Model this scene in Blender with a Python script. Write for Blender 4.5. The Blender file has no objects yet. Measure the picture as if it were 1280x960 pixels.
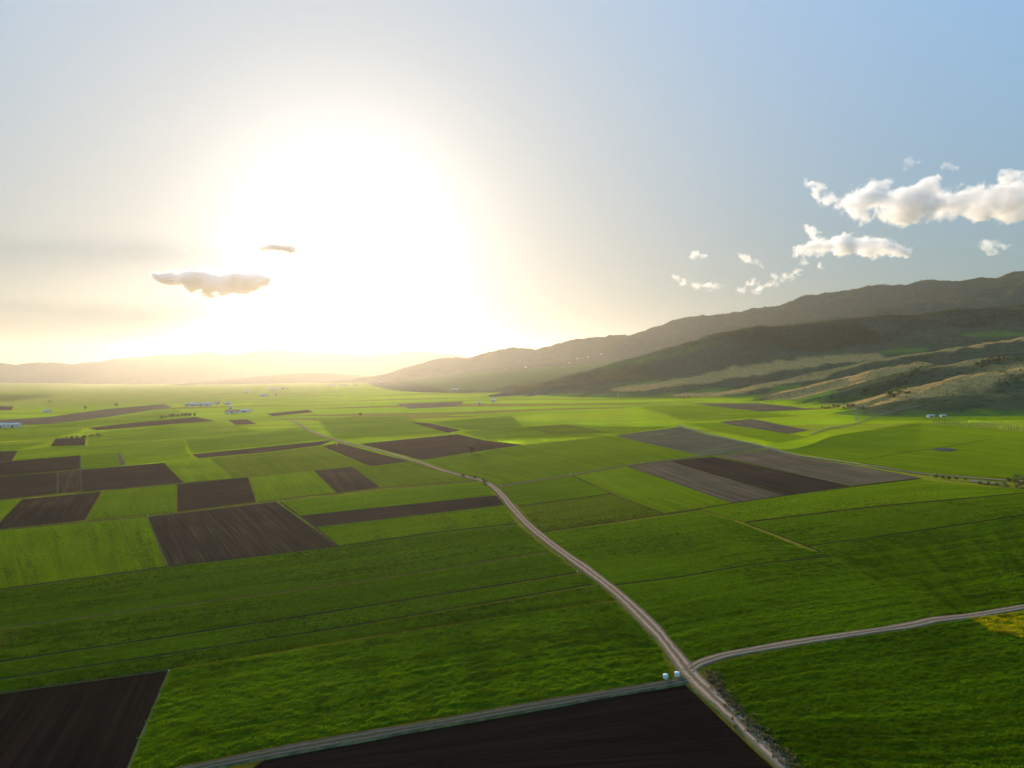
import bpy, bmesh, math, random
import numpy as np
from mathutils import Vector, Matrix

R = math.radians
SC = bpy.context.scene
COL = SC.collection

# ------------------------------------------------------------------ camera
FPX, CAM_H, HORIZON = 887.0, 80.0, 465.0          # focal length in photo pixels, height of the drone, row of the horizon
PITCH = math.atan((480.0 - HORIZON) / FPX)
cam_data = bpy.data.cameras.new('camera')
cam = bpy.data.objects.new('camera', cam_data)
COL.objects.link(cam)
cam.location = (0, 0, CAM_H)
cam.rotation_euler = (math.pi / 2 - PITCH, 0, 0)
cam_data.sensor_width = 36.0
cam_data.lens = 36.0 * FPX / 1280.0
cam_data.clip_start = 0.5
cam_data.clip_end = 90000.0
SC.camera = cam

# ------------------------------------------------------------------ sky and sun
SUN_AZ, SUN_EL = R(-13.0), R(9.8)                  # azimuth from +Y towards +X
SKY_SAT, SKY_POW, SKY_GAIN, SKY_TINT = 1.1, 1.35, 2.25, (0.91, 1.015, 1.03)
AUREOLE = (2.1, 8.6, 3.2, 23.0)                    # core strength, core width, halo strength, halo width (degrees)
world = bpy.data.worlds.new('World')
SC.world = world
world.use_nodes = True
wn = world.node_tree
wn.nodes.clear()
w_out = wn.nodes.new('ShaderNodeOutputWorld')
w_bg = wn.nodes.new('ShaderNodeBackground')
w_sky = wn.nodes.new('ShaderNodeTexSky')
w_sky.sky_type = 'NISHITA'
w_sky.sun_disc = False
w_sky.sun_elevation = SUN_EL
w_sky.sun_rotation = SUN_AZ
w_sky.altitude = 600
w_sky.air_density = 1.0
w_sky.dust_density = 0.9
w_sky.ozone_density = 1.5
w_bg.inputs['Strength'].default_value = 0.15
# the photograph's soft contrast, over the whole sky alike: every colour c becomes c * gain * luminance(c) ** -power
w_sat = wn.nodes.new('ShaderNodeHueSaturation')
w_sat.inputs['Saturation'].default_value = SKY_SAT
w_lum = wn.nodes.new('ShaderNodeRGBToBW')
w_pow, w_gain = wn.nodes.new('ShaderNodeMath'), wn.nodes.new('ShaderNodeMath')
w_pow.operation, w_gain.operation = 'POWER', 'MULTIPLY'
w_pow.inputs[1].default_value = -SKY_POW
w_gain.inputs[1].default_value = SKY_GAIN
w_mul, w_tint = wn.nodes.new('ShaderNodeVectorMath'), wn.nodes.new('ShaderNodeVectorMath')
w_mul.operation, w_tint.operation = 'SCALE', 'MULTIPLY'
w_tint.inputs[1].default_value = SKY_TINT
wn.links.new(w_sky.outputs[0], w_sat.inputs['Color'])
wn.links.new(w_sat.outputs[0], w_lum.inputs[0])
wn.links.new(w_lum.outputs[0], w_pow.inputs[0])
wn.links.new(w_pow.outputs[0], w_gain.inputs[0])
wn.links.new(w_sat.outputs[0], w_mul.inputs[0])
wn.links.new(w_gain.outputs[0], w_mul.inputs['Scale'])
wn.links.new(w_mul.outputs[0], w_tint.inputs[0])
# bright air close round the sun
SUN_VEC = (math.sin(SUN_AZ) * math.cos(SUN_EL), math.cos(SUN_AZ) * math.cos(SUN_EL), math.sin(SUN_EL))


def w_math(op, a, b=None):
    nd = wn.nodes.new('ShaderNodeMath')
    nd.operation = op
    for k_, q_ in enumerate((a, b)):
        if q_ is None:
            continue
        if hasattr(q_, 'is_output'):
            wn.links.new(q_, nd.inputs[k_])
        else:
            nd.inputs[k_].default_value = q_
    return nd.outputs[0]


w_tc = wn.nodes.new('ShaderNodeTexCoord')
w_dot = wn.nodes.new('ShaderNodeVectorMath')
w_dot.operation = 'DOT_PRODUCT'
w_dot.inputs[1].default_value = SUN_VEC
wn.links.new(w_tc.outputs['Generated'], w_dot.inputs[0])
w_ang = w_math('ARCCOSINE', w_math('MINIMUM', w_dot.outputs['Value'], 0.999999))
w_core = w_math('MULTIPLY', w_math('EXPONENT', w_math('MULTIPLY', w_math('POWER', w_math('DIVIDE', w_ang, R(AUREOLE[1])), 2.0), -1.0)), AUREOLE[0])
w_wide = w_math('MULTIPLY', w_math('EXPONENT', w_math('DIVIDE', w_ang, R(-AUREOLE[3]))), AUREOLE[2])
w_add = wn.nodes.new('ShaderNodeVectorMath')
w_add.operation = 'ADD'
w_glow = wn.nodes.new('ShaderNodeVectorMath')
w_glow.operation = 'SCALE'
w_glow.inputs[0].default_value = (0.97, 0.98, 0.99)
wn.links.new(w_math('ADD', w_core, w_wide), w_glow.inputs['Scale'])
wn.links.new(w_tint.outputs[0], w_add.inputs[0])
wn.links.new(w_glow.outputs[0], w_add.inputs[1])
wn.links.new(w_add.outputs[0], w_bg.inputs['Color'])
wn.links.new(w_bg.outputs[0], w_out.inputs['Surface'])

sun_data = bpy.data.lights.new('sun', 'SUN')
sun_data.energy = 5.0
sun_data.angle = R(0.53)
sun_data.color = (1.0, 0.81, 0.59)
sun = bpy.data.objects.new('sun', sun_data)
COL.objects.link(sun)
SUN_DIR = Vector((math.sin(SUN_AZ) * math.cos(SUN_EL), math.cos(SUN_AZ) * math.cos(SUN_EL), math.sin(SUN_EL)))
sun.rotation_euler = SUN_DIR.to_track_quat('Z', 'Y').to_euler()

SC.view_settings.view_transform = 'Standard'
SC.view_settings.look = 'None'
SC.view_settings.gamma = 1.0
SC.view_settings.exposure = 0.54
SC.view_settings.use_curve_mapping = False
SC.render.engine = 'CYCLES'
cy = SC.cycles
cy.use_denoising = True
cy.max_bounces = 8
cy.diffuse_bounces = 2
cy.transmission_bounces = 3
cy.volume_bounces = 5
cy.transparent_max_bounces = 8
cy.volume_step_rate = 1.0
cy.volume_max_steps = 512
cy.sample_clamp_indirect = 4.0

HAZE_DENSITY, HAZE_G = 1.9e-5, 0.66

# ------------------------------------------------------------------ photo pixel -> place
TILT = 0.02                                        # the plain climbs gently towards the hills on the right


def pix_dir(u, v):
    rx, ry = (u - 640.0) / FPX, (480.0 - v) / FPX
    return np.array([rx, math.cos(PITCH) + ry * math.sin(PITCH), -math.sin(PITCH) + ry * math.cos(PITCH)])


def on_plain(u, v):
    d = pix_dir(u, v)
    t = CAM_H / (TILT * d[0] - d[2])
    return np.array([d[0] * t, d[1] * t])


def at_depth(u, v, Y):
    d = pix_dir(u, v)
    t = Y / d[1]
    return (d[0] * t, Y, CAM_H + d[2] * t)


def to_pix(x, y, z):
    zz = z - CAM_H
    c, s = math.cos(PITCH), math.sin(PITCH)
    f = y * c - zz * s
    up = y * s + zz * c
    return 640.0 + FPX * x / f, 480.0 - FPX * up / f


# ------------------------------------------------------------------ noise
def _hash(ix, iy, seed):
    h = (ix.astype(np.int64) * 374761393 + iy.astype(np.int64) * 668265263 + seed * 1442695041) & 0xFFFFFFFF
    h = ((h ^ (h >> 13)) * 1274126177) & 0xFFFFFFFF
    h = (h ^ (h >> 16)) & 0xFFFFFFFF
    return h.astype(np.float64) / 4294967295.0


def vnoise(x, y, seed=0):
    ix, iy = np.floor(x), np.floor(y)
    fx, fy = x - ix, y - iy
    fx, fy = fx * fx * fx * (fx * (fx * 6 - 15) + 10), fy * fy * fy * (fy * (fy * 6 - 15) + 10)
    a, b = _hash(ix, iy, seed), _hash(ix + 1, iy, seed)
    c, d = _hash(ix, iy + 1, seed), _hash(ix + 1, iy + 1, seed)
    return (a + (b - a) * fx) * (1 - fy) + (c + (d - c) * fx) * fy - 0.5


def fbm(x, y, octaves=4, seed=0, gain=0.5, lac=2.03):
    s, a = 0.0, 1.0
    for o in range(octaves):
        s = s + a * vnoise(x, y, seed + o * 17)
        x, y = x * lac * 0.8 + y * lac * 0.6, y * lac * 0.8 - x * lac * 0.6
        a *= gain
    return s


def sstep(a, b, x):
    t = np.clip((x - a) / (b - a), 0, 1)
    return t * t * (3 - 2 * t)


# ------------------------------------------------------------------ shape of the land
def ridge(pts, k_front, k_back=None, r=60.0, shelf=0.0, k_shelf=0.07):
    """pts: (pixel u, pixel v, depth) along the crest."""
    return dict(p=np.array([at_depth(u, v, Y) for u, v, Y in pts]), kf=k_front, kb=k_back or k_front, r=r, w=shelf, ks=k_shelf)


def depth_line(uv, u0, Y0, u1, Y1):
    return [(u, v, Y0 + (Y1 - Y0) * (u - u0) / (u1 - u0)) for u, v in uv]


FAR = [(-700, 440), (-500, 452), (-300, 444), (-120, 450), (0, 454), (30, 457), (50, 453), (65, 453), (85, 455), (107, 459), (130, 453), (150, 448), (195, 445),
       (205, 443), (240, 443), (258, 440), (280, 443), (320, 441), (340, 437), (380, 440), (420, 440), (450, 446), (480, 442),
       (510, 439), (540, 440), (560, 443), (600, 447), (700, 445), (900, 440)]
MAIN = [(395, 478), (440, 474), (470, 470), (500, 464), (520, 456), (545, 449), (580, 446), (603, 445), (620, 438), (640, 433), (655, 435), (668, 441),
        (680, 438), (692, 431), (712, 426), (733, 423), (770, 418), (800, 417), (820, 408), (850, 398), (880, 394), (905, 393), (930, 389), (950, 384),
        (975, 380), (1000, 374), (1018, 368), (1045, 367), (1065, 363), (1090, 357), (1105, 355), (1133, 357), (1150, 351),
        (1163, 350), (1192, 351), (1210, 348), (1228, 345), (1245, 345), (1280, 337), (1350, 326), (1450, 318), (1650, 300), (2000, 290)]
SPUR = [(850, 441), (905, 424), (960, 411), (1040, 397), (1100, 386), (1170, 374), (1230, 361), (1290, 348), (1400, 336)]
WOOD = [(590, 500), (612, 495), (640, 491), (675, 484), (710, 476), (760, 468), (800, 459), (830, 448), (850, 437), (880, 428), (915, 417), (960, 408),
        (1000, 403), (1045, 400), (1090, 397), (1140, 393), (1200, 389), (1300, 380), (1450, 372)]
RIDGES = [
    ridge([(u, v, 14500 + 700 * math.sin(u * 0.011)) for u, v in FAR], 0.17, r=90),
    ridge([(300, 478, 9300), (350, 471, 9400), (391, 466, 9500), (420, 468, 9500), (450, 475, 9400)], 0.10, r=200),
    ridge(depth_line(MAIN, 400, 7600, 1280, 4600), 0.38, r=45),
    ridge(depth_line(SPUR, 850, 4300, 1280, 3700), 0.40, r=60),
    ridge(depth_line(WOOD, 600, 2480, 1280, 2800), 0.38, 0.3, r=70),
    # bare foothill spurs whose crests catch the low sun
    ridge([(1068, 517, 1225), (1095, 510, 1235), (1130, 499, 1250), (1165, 487, 1260), (1195, 474, 1270), (1225, 468, 1290),
           (1280, 459, 1330), (1400, 446, 1390), (1600, 430, 1440)], 0.44, 0.26, r=7, shelf=42, k_shelf=0.10),
    ridge([(1010, 500, 1640), (1040, 489, 1660), (1065, 480, 1670), (1085, 472, 1680), (1103, 462, 1690), (1120, 459, 1720), (1150, 452, 1760)], 0.46, 0.24, r=7, shelf=40, k_shelf=0.10),
    ridge([(870, 499, 1900), (915, 489, 1920), (955, 480, 1930), (1000, 473, 1940), (1040, 467, 1950), (1066, 458, 1950), (1090, 450, 1950),
           (1130, 444, 1960), (1165, 438, 1960), (1210, 431, 1960), (1280, 419, 1970), (1400, 405, 1980)], 0.40, 0.22, r=7, shelf=26, k_shelf=0.09),
    ridge([(790, 498, 2080), (830, 490, 2100), (870, 481, 2140), (905, 474, 2180), (945, 468, 2180), (975, 461, 2180), (1010, 455, 2190),
           (1050, 451, 2200), (1090, 446, 2220)], 0.34, 0.20, r=8, shelf=34, k_shelf=0.09),
    ridge([(700, 494, 2260), (760, 486, 2270), (800, 477, 2290), (850, 467, 2310), (900, 459, 2330)], 0.16, 0.12, r=30),
    ridge([(1215, 456, 1500), (1240, 445, 1510), (1256, 447, 1520), (1275, 455, 1520)], 0.34, 0.25, r=12),
    ridge([(1150, 499, 1130), (1200, 495, 1135), (1245, 492, 1140), (1330, 488, 1150), (1500, 480, 1160)], 0.18, 0.3, r=24),
]


def base_plain(x, y):
    xx = np.clip(x, -5000, 2600)
    z = TILT * xx
    z = z + 1.5 * fbm(x / 330.0, y / 330.0, 3, 5) * sstep(90, 400, y)
    return z


def seg_heights(rd, x, y):
    p, best = rd['p'], None
    for a, b in zip(p[:-1], p[1:]):
        dx, dy = b[0] - a[0], b[1] - a[1]
        L2 = dx * dx + dy * dy
        t = np.clip(((x - a[0]) * dx + (y - a[1]) * dy) / L2, 0, 1)
        px, py = a[0] + t * dx, a[1] + t * dy
        d = np.hypot(x - px, y - py)
        k = np.where(y < py, rd['kf'], rd['kb'])
        if rd['w']:                                    # gently sloping top before the front falls away
            dd = rd['ks'] * d + (rd['kf'] - rd['ks']) * rd['r'] * np.log1p(np.exp(np.clip((d - rd['w']) / rd['r'], -40, 40)))
            dd = np.where(d - rd['w'] > 39 * rd['r'], rd['ks'] * d + (rd['kf'] - rd['ks']) * (d - rd['w']), dd)
            fall = np.where(y < py, dd, rd['kb'] * d)
        else:
            fall = k * (np.sqrt(d * d + rd['r'] ** 2) - rd['r'])
        h = a[2] + t * (b[2] - a[2]) - fall
        best = h if best is None else np.maximum(best, h)
    return best


def land(x, y, detail=True):
    """height of the land and height of the hills above the plain."""
    x, y = np.asarray(x, float), np.asarray(y, float)
    g = base_plain(x, y)
    u = 640 + FPX * x / np.maximum(y, 1)
    ramp = 0.055 * np.maximum(0, y - 2500) * sstep(430, 760, u) * (1 - sstep(6500, 9000, y))
    g2 = g + np.minimum(ramp, 190)
    hs = [g2]
    m = g2.copy()
    wx = x + 30 * fbm(x / 260.0, y / 260.0, 3, 61) * sstep(800, 1200, y)
    wy = y + 30 * fbm(x / 260.0, y / 260.0, 3, 77) * sstep(800, 1200, y)
    bx0, bx1, by0, by1 = x.min() - 70, x.max() + 70, y.min() - 70, y.max() + 70
    for i, rd in enumerate(RIDGES):
        p = rd['p']
        far = math.hypot(max(0, p[:, 0].min() - bx1, bx0 - p[:, 0].max()), max(0, p[:, 1].min() - by1, by0 - p[:, 1].max()))
        if p[:, 2].max() - min(rd['kf'], rd['kb']) * (math.hypot(far, rd['r']) - rd['r']) < g.min() - 60:
            continue                                   # this ridge cannot reach here
        hs.append(seg_heights(rd, wx, wy))
        m = np.maximum(m, hs[-1])
    soft = np.clip(y / 600.0, 0.6, 14)
    e = np.zeros_like(g)
    for h in hs:
        e += np.exp(np.clip((h - m) / soft, -60, 0))
    z = m + soft * np.log(e) - soft * 0.25 * (e > 1.3)
    hill = np.maximum(0, z - g - 3)
    if detail:
        a = np.minimum(hill, 320)
        n = fbm(x / 420.0, y / 420.0, 5, 11)
        rn = -np.abs(fbm(x / 240.0, y / 300.0, 4, 31)) * 2 + 0.35
        fine = fbm(x / 45.0, y / 45.0, 4, 41)
        near = 1 - sstep(2100, 3200, y)
        z = z + a * (0.04 * n + 0.06 * rn - 0.01) * (1 - 0.3 * near) + np.minimum(hill, 25) * 0.10 * fine
        gully = -np.abs(fbm(x / 90.0, y / 90.0, 3, 91)) * 2 + 0.4
        z = z + np.minimum(hill, 60) * (0.16 - 0.08 * near) * gully
    return z, hill


def plain_z(x, y):
    return land(x, y)[0]


# ------------------------------------------------------------------ node helpers
class NT:
    def __init__(self, name):
        self.m = bpy.data.materials.new(name)
        self.m.use_nodes = True
        self.t = self.m.node_tree
        self.t.nodes.clear()
        self.out = self.n('ShaderNodeOutputMaterial')

    def n(self, typ, ins=None, **props):
        nd = self.t.nodes.new(typ)
        for k, v in props.items():
            setattr(nd, k, v)
        for k, v in (ins or {}).items():
            if hasattr(v, 'is_output'):
                self.t.links.new(v, nd.inputs[k])
            else:
                nd.inputs[k].default_value = v
        return nd

    def math(self, op, a, b=None, c=None, clamp=False):
        nd = self.t.nodes.new('ShaderNodeMath')
        nd.operation, nd.use_clamp = op, clamp
        for i, v in enumerate((a, b, c)):
            if v is None:
                continue
            if hasattr(v, 'is_output'):
                self.t.links.new(v, nd.inputs[i])
            else:
                nd.inputs[i].default_value = v
        return nd.outputs[0]

    def mix(self, f, a, b, blend='MIX'):
        nd = self.t.nodes.new('ShaderNodeMix')
        nd.data_type, nd.blend_type = 'RGBA', blend
        for k, v in ((0, f), (6, a), (7, b)):
            if hasattr(v, 'is_output'):
                self.t.links.new(v, nd.inputs[k])
            else:
                nd.inputs[k].default_value = v if k == 0 else (*v, 1)
        return nd.outputs[2]

    def remap(self, v, a, b, c=0.0, d=1.0):
        nd = self.t.nodes.new('ShaderNodeMapRange')
        self.t.links.new(v, nd.inputs[0])
        for i, q in enumerate((a, b, c, d)):
            nd.inputs[1 + i].default_value = q
        return nd.outputs[0]

    def coords(self, kind='Object', scale=(1, 1, 1), rot=0.0):
        tc = self.n('ShaderNodeTexCoord')
        mp = self.n('ShaderNodeMapping')
        mp.inputs['Scale'].default_value = scale
        mp.inputs['Rotation'].default_value = (0, 0, rot)
        self.t.links.new(tc.outputs[kind], mp.inputs['Vector'])
        return mp.outputs[0]

    def noise(self, vec, scale=1.0, detail=4.0, rough=0.55, dist=0.0):
        nd = self.n('ShaderNodeTexNoise', {'Vector': vec, 'Scale': scale, 'Detail': detail, 'Roughness': rough, 'Distortion': dist})
        return nd.outputs['Fac']

    def surf(self, sh):
        self.t.links.new(sh, self.out.inputs['Surface'])
        return self.m


def plant_shader(b, color, normal=None, trans=0.35, sheen=0.35, trans_tint=(1.0, 1.0, 0.35), rough=0.7, blades=None):
    """leaf colour scattered back, shining through when lit from behind, and glowing at grazing angles like standing blades.
    blades: texture vector; the upright blades it stands for face every way round."""
    pr = b.n('ShaderNodeBsdfPrincipled', {'Base Color': color, 'Roughness': rough, 'Specular IOR Level': 0.0,
                                          'Sheen Weight': sheen, 'Sheen Roughness': 0.35})
    b.t.links.new(b.mix(0.25, (0.62, 0.85, 0.015), color), pr.inputs['Sheen Tint'])
    tc = b.mix(1.0, color, trans_tint, 'MULTIPLY')
    tc = b.mix(1.0, tc, (1.9, 1.9, 1.9), 'MULTIPLY')
    tr = b.n('ShaderNodeBsdfTranslucent', {'Color': tc})
    if normal is not None:
        b.t.links.new(normal, pr.inputs['Normal'])
    if blades is not None:
        wn_ = b.n('ShaderNodeTexWhiteNoise', {'Vector': b.n('ShaderNodeVectorMath', {0: blades, 1: (6.0, 6.0, 6.0)}, operation='MULTIPLY').outputs[0]})
        wv_ = b.n('ShaderNodeVectorMath', {0: wn_.outputs['Color'], 1: (0.5, 0.5, 0.35)}, operation='SUBTRACT')
        wv2 = b.n('ShaderNodeVectorMath', {0: wv_.outputs[0], 1: (1.0, 1.0, 0.5)}, operation='MULTIPLY')
        wv3 = b.n('ShaderNodeVectorMath', {0: wv2.outputs[0]}, operation='NORMALIZE')
        b.t.links.new(wv3.outputs[0], tr.inputs['Normal'])
    mx = b.n('ShaderNodeMixShader', {0: trans, 1: pr.outputs[0], 2: tr.outputs[0]})
    return mx.outputs[0]


def mat_crop():
    b = NT('crop')
    uv = b.coords('UV')
    ob = b.coords('Object')
    oi = b.n('ShaderNodeObjectInfo')
    base = oi.outputs['Color']
    # broad patches of thicker and thinner growth, drill rows, tramlines
    big = b.noise(ob, 0.012, 3.0, 0.5)
    rows = b.noise(b.coords('UV', (0.012, 0.55, 1)), 1.0, 3.0, 0.6)
    rows2 = b.noise(b.coords('UV', (0.006, 0.085, 1)), 1.0, 2.0, 0.5)
    clump = b.noise(b.coords('UV', (0.55, 0.9, 1)), 1.0, 5.0, 0.75)
    c = b.mix(b.remap(big, 0.35, 0.65), b.mix(1.0, base, (0.78, 0.86, 0.85), 'MULTIPLY'), b.mix(1.0, base, (1.22, 1.12, 1.1), 'MULTIPLY'))
    c = b.mix(b.remap(rows, 0.35, 0.66), b.mix(1.0, c, (0.74, 0.80, 0.8), 'MULTIPLY'), c)
    c = b.mix(b.remap(rows2, 0.38, 0.62), b.mix(1.0, c, (0.80, 0.86, 0.85), 'MULTIPLY'), b.mix(1.0, c, (1.15, 1.1, 1.0), 'MULTIPLY'))
    c = b.mix(b.remap(clump, 0.42, 0.62), b.mix(1.0, c, (0.50, 0.58, 0.6), 'MULTIPLY'), b.mix(1.0, c, (1.18, 1.12, 1.0), 'MULTIPLY'))
    sep = b.n('ShaderNodeSeparateXYZ', {0: uv})
    wob = b.math('MULTIPLY', b.noise(ob, 0.02, 2.0), 6.0)
    per = b.math('PINGPONG', b.math('ADD', sep.outputs[1], wob), 9.0)
    tram = b.math('LESS_THAN', per, 0.35)
    c = b.mix(b.math('MULTIPLY', tram, 0.35), c, b.mix(1.0, c, (0.45, 0.42, 0.5), 'MULTIPLY'))
    bh = b.math('ADD', b.math('MULTIPLY', clump, 0.5), b.math('MULTIPLY', rows, 0.5))
    bump = b.n('ShaderNodeBump', {'Strength': 1.0, 'Distance': 0.8, 'Height': bh})
    return b.surf(plant_shader(b, c, bump.outputs[0], 0.5, 0.35, blades=ob))


def mat_soil():
    b = NT('ploughed_soil')
    ob = b.coords('Object')
    oi = b.n('ShaderNodeObjectInfo')
    base = oi.outputs['Color']
    big = b.noise(ob, 0.02, 4.0, 0.6)
    rows = b.noise(b.coords('UV', (0.01, 0.8, 1)), 1.0, 3.0, 0.6)
    rows2 = b.noise(b.coords('UV', (0.006, 0.16, 1)), 1.0, 2.0, 0.5)
    clod = b.noise(ob, 1.6, 5.0, 0.7)
    c = b.mix(b.remap(big, 0.3, 0.7), b.mix(1.0, base, (0.78, 0.8, 0.82), 'MULTIPLY'), b.mix(1.0, base, (1.22, 1.18, 1.14), 'MULTIPLY'))
    c = b.mix(b.remap(rows, 0.35, 0.65), b.mix(1.0, c, (0.58, 0.58, 0.58), 'MULTIPLY'), b.mix(1.0, c, (1.3, 1.27, 1.22), 'MULTIPLY'))
    c = b.mix(b.remap(rows2, 0.4, 0.6), b.mix(1.0, c, (0.74, 0.86, 0.86), 'MULTIPLY'), c)
    c = b.mix(b.remap(clod, 0.60, 0.78), c, b.mix(1.0, c, (1.9, 1.8, 1.7), 'MULTIPLY'))
    # volunteer green showing along some rows
    weed = b.math('MULTIPLY', b.remap(rows, 0.56, 0.68), b.remap(big, 0.45, 0.6))
    c = b.mix(b.math('MULTIPLY', weed, oi.outputs['Alpha']), c, (0.055, 0.085, 0.02))
    bh = b.math('ADD', b.math('MULTIPLY', clod, 0.4), b.math('MULTIPLY', rows, 0.6))
    bump = b.n('ShaderNodeBump', {'Strength': 0.7, 'Distance': 0.3, 'Height': bh})
    pr = b.n('ShaderNodeBsdfPrincipled', {'Base Color': c, 'Roughness': 0.95, 'Specular IOR Level': 0.0, 'Normal': bump.outputs[0]})
    return b.surf(pr.outputs[0])


def mat_plain():
    """the farmed plain between the fields that are built one by one, and far beyond them"""
    b = NT('farmed_plain')
    ob = b.coords('Object')
    geo = b.n('ShaderNodeNewGeometry')
    warp = b.n('ShaderNodeTexNoise', {'Vector': ob, 'Scale': 0.0012, 'Detail': 1.0})
    off = b.n('ShaderNodeVectorMath', {0: warp.outputs['Color'], 1: (500, 500, 0)}, operation='MULTIPLY')
    add = b.n('ShaderNodeVectorMath', {0: ob, 1: off.outputs[0]}, operation='ADD')
    mp = b.n('ShaderNodeMapping', {'Vector': add.outputs[0], 'Rotation': (0, 0, R(-40)), 'Scale': (1 / 420.0, 1 / 70.0, 0)})
    vo = b.n('ShaderNodeTexVoronoi', {'Vector': mp.outputs[0], 'Scale': 1.0, 'Randomness': 0.85}, distance='CHEBYCHEV', voronoi_dimensions='2D')
    sp = b.n('ShaderNodeSeparateColor', {0: vo.outputs['Color']})
    big = b.noise(ob, 0.004, 4.0, 0.55)
    ramp = b.n('ShaderNodeValToRGB', {0: sp.outputs[0]})
    e = ramp.color_ramp
    e.interpolation = 'CONSTANT'
    e.elements[0].position, e.elements[0].color = 0.0, (0.092, 0.180, 0.004, 1)
    e.elements[1].position, e.elements[1].color = 0.22, (0.125, 0.210, 0.004, 1)
    for p, c in ((0.42, (0.072, 0.150, 0.004, 1)), (0.58, (0.112, 0.172, 0.008, 1)), (0.72, (0.098, 0.190, 0.004, 1)), (0.86, (0.085, 0.12, 0.02, 1)), (0.93, (0.055, 0.042, 0.032, 1))):
        q = e.elements.new(p)
        q.color = c
    c = b.mix(b.remap(big, 0.3, 0.7), b.mix(1.0, ramp.outputs[0], (0.8, 0.86, 0.9), 'MULTIPLY'), b.mix(1.0, ramp.outputs[0], (1.15, 1.1, 1.0), 'MULTIPLY'))
    at = b.n('ShaderNodeVertexColor', layer_name='cover')
    sp2 = b.n('ShaderNodeSeparateColor', {0: at.outputs[0]})
    mar = b.mix(b.remap(b.noise(ob, 0.25, 4.0, 0.65), 0.35, 0.65), (0.045, 0.062, 0.014), (0.105, 0.100, 0.035))
    c = b.mix(sp2.outputs[0], c, mar)
    dull = b.mix(b.remap(b.noise(b.coords('Object', (0.0016, 0.006, 1), R(-60)), 1.0, 4.0, 0.6), 0.4, 0.6), (0.060, 0.085, 0.040), (0.090, 0.100, 0.050))
    c = b.mix(sp2.outputs[2], c, dull)
    fine = b.noise(b.coords('Object', (0.05, 0.3, 1), R(-40)), 1.0, 4.0, 0.6)
    c = b.mix(b.remap(fine, 0.35, 0.65), b.mix(1.0, c, (0.75, 0.8, 0.8), 'MULTIPLY'), c)
    bump = b.n('ShaderNodeBump', {'Strength': 0.6, 'Distance': 0.5, 'Height': b.noise(ob, 0.6, 4.0, 0.6)})
    return b.surf(plant_shader(b, c, bump.outputs[0], 0.5, 0.35, blades=ob))


def mat_hill():
    b = NT('hill_pasture')
    ob = b.coords('Object')
    at = b.n('ShaderNodeVertexColor', layer_name='cover')
    sp = b.n('ShaderNodeSeparateColor', {0: at.outputs[0]})
    n1 = b.noise(ob, 0.010, 5.0, 0.6)
    n2 = b.noise(ob, 0.06, 5.0, 0.65)
    n3 = b.noise(ob, 0.22, 4.0, 0.6)
    c = b.mix(b.remap(n1, 0.35, 0.65), (0.055, 0.068, 0.026), (0.094, 0.086, 0.038))
    c = b.mix(b.remap(n2, 0.52, 0.62), c, (0.038, 0.046, 0.021))
    c = b.mix(b.remap(n3, 0.58, 0.70), c, (0.024, 0.031, 0.014))
    dry = b.mix(b.remap(n2, 0.35, 0.65), (0.38, 0.215, 0.060), (0.50, 0.30, 0.09))  # dry grass, with the low sun's gold on the crests put into its colour
    c = b.mix(b.math('MULTIPLY', sp.outputs[2], b.remap(n3, 0.65, 0.45, 0.35, 1.0)), c, dry)
    c = b.mix(sp.outputs[1], c, b.mix(b.remap(n2, 0.3, 0.7), (0.07, 0.12, 0.015), (0.10, 0.16, 0.02)))
    wood = b.mix(b.remap(n2, 0.4, 0.6), (0.048, 0.060, 0.028), (0.086, 0.082, 0.044))
    wood = b.mix(b.remap(n1, 0.45, 0.6), wood, (0.056, 0.070, 0.038))
    c = b.mix(sp.outputs[0], c, wood)
    bh = b.math('ADD', b.math('MULTIPLY', n2, 3.0), n3)
    bump = b.n('ShaderNodeBump', {'Strength': 0.8, 'Distance': 2.0, 'Height': bh})
    pr = b.n('ShaderNodeBsdfPrincipled', {'Base Color': c, 'Roughness': 0.95, 'Specular IOR Level': 0.0, 'Normal': bump.outputs[0]})
    return b.surf(pr.outputs[0])


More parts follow.
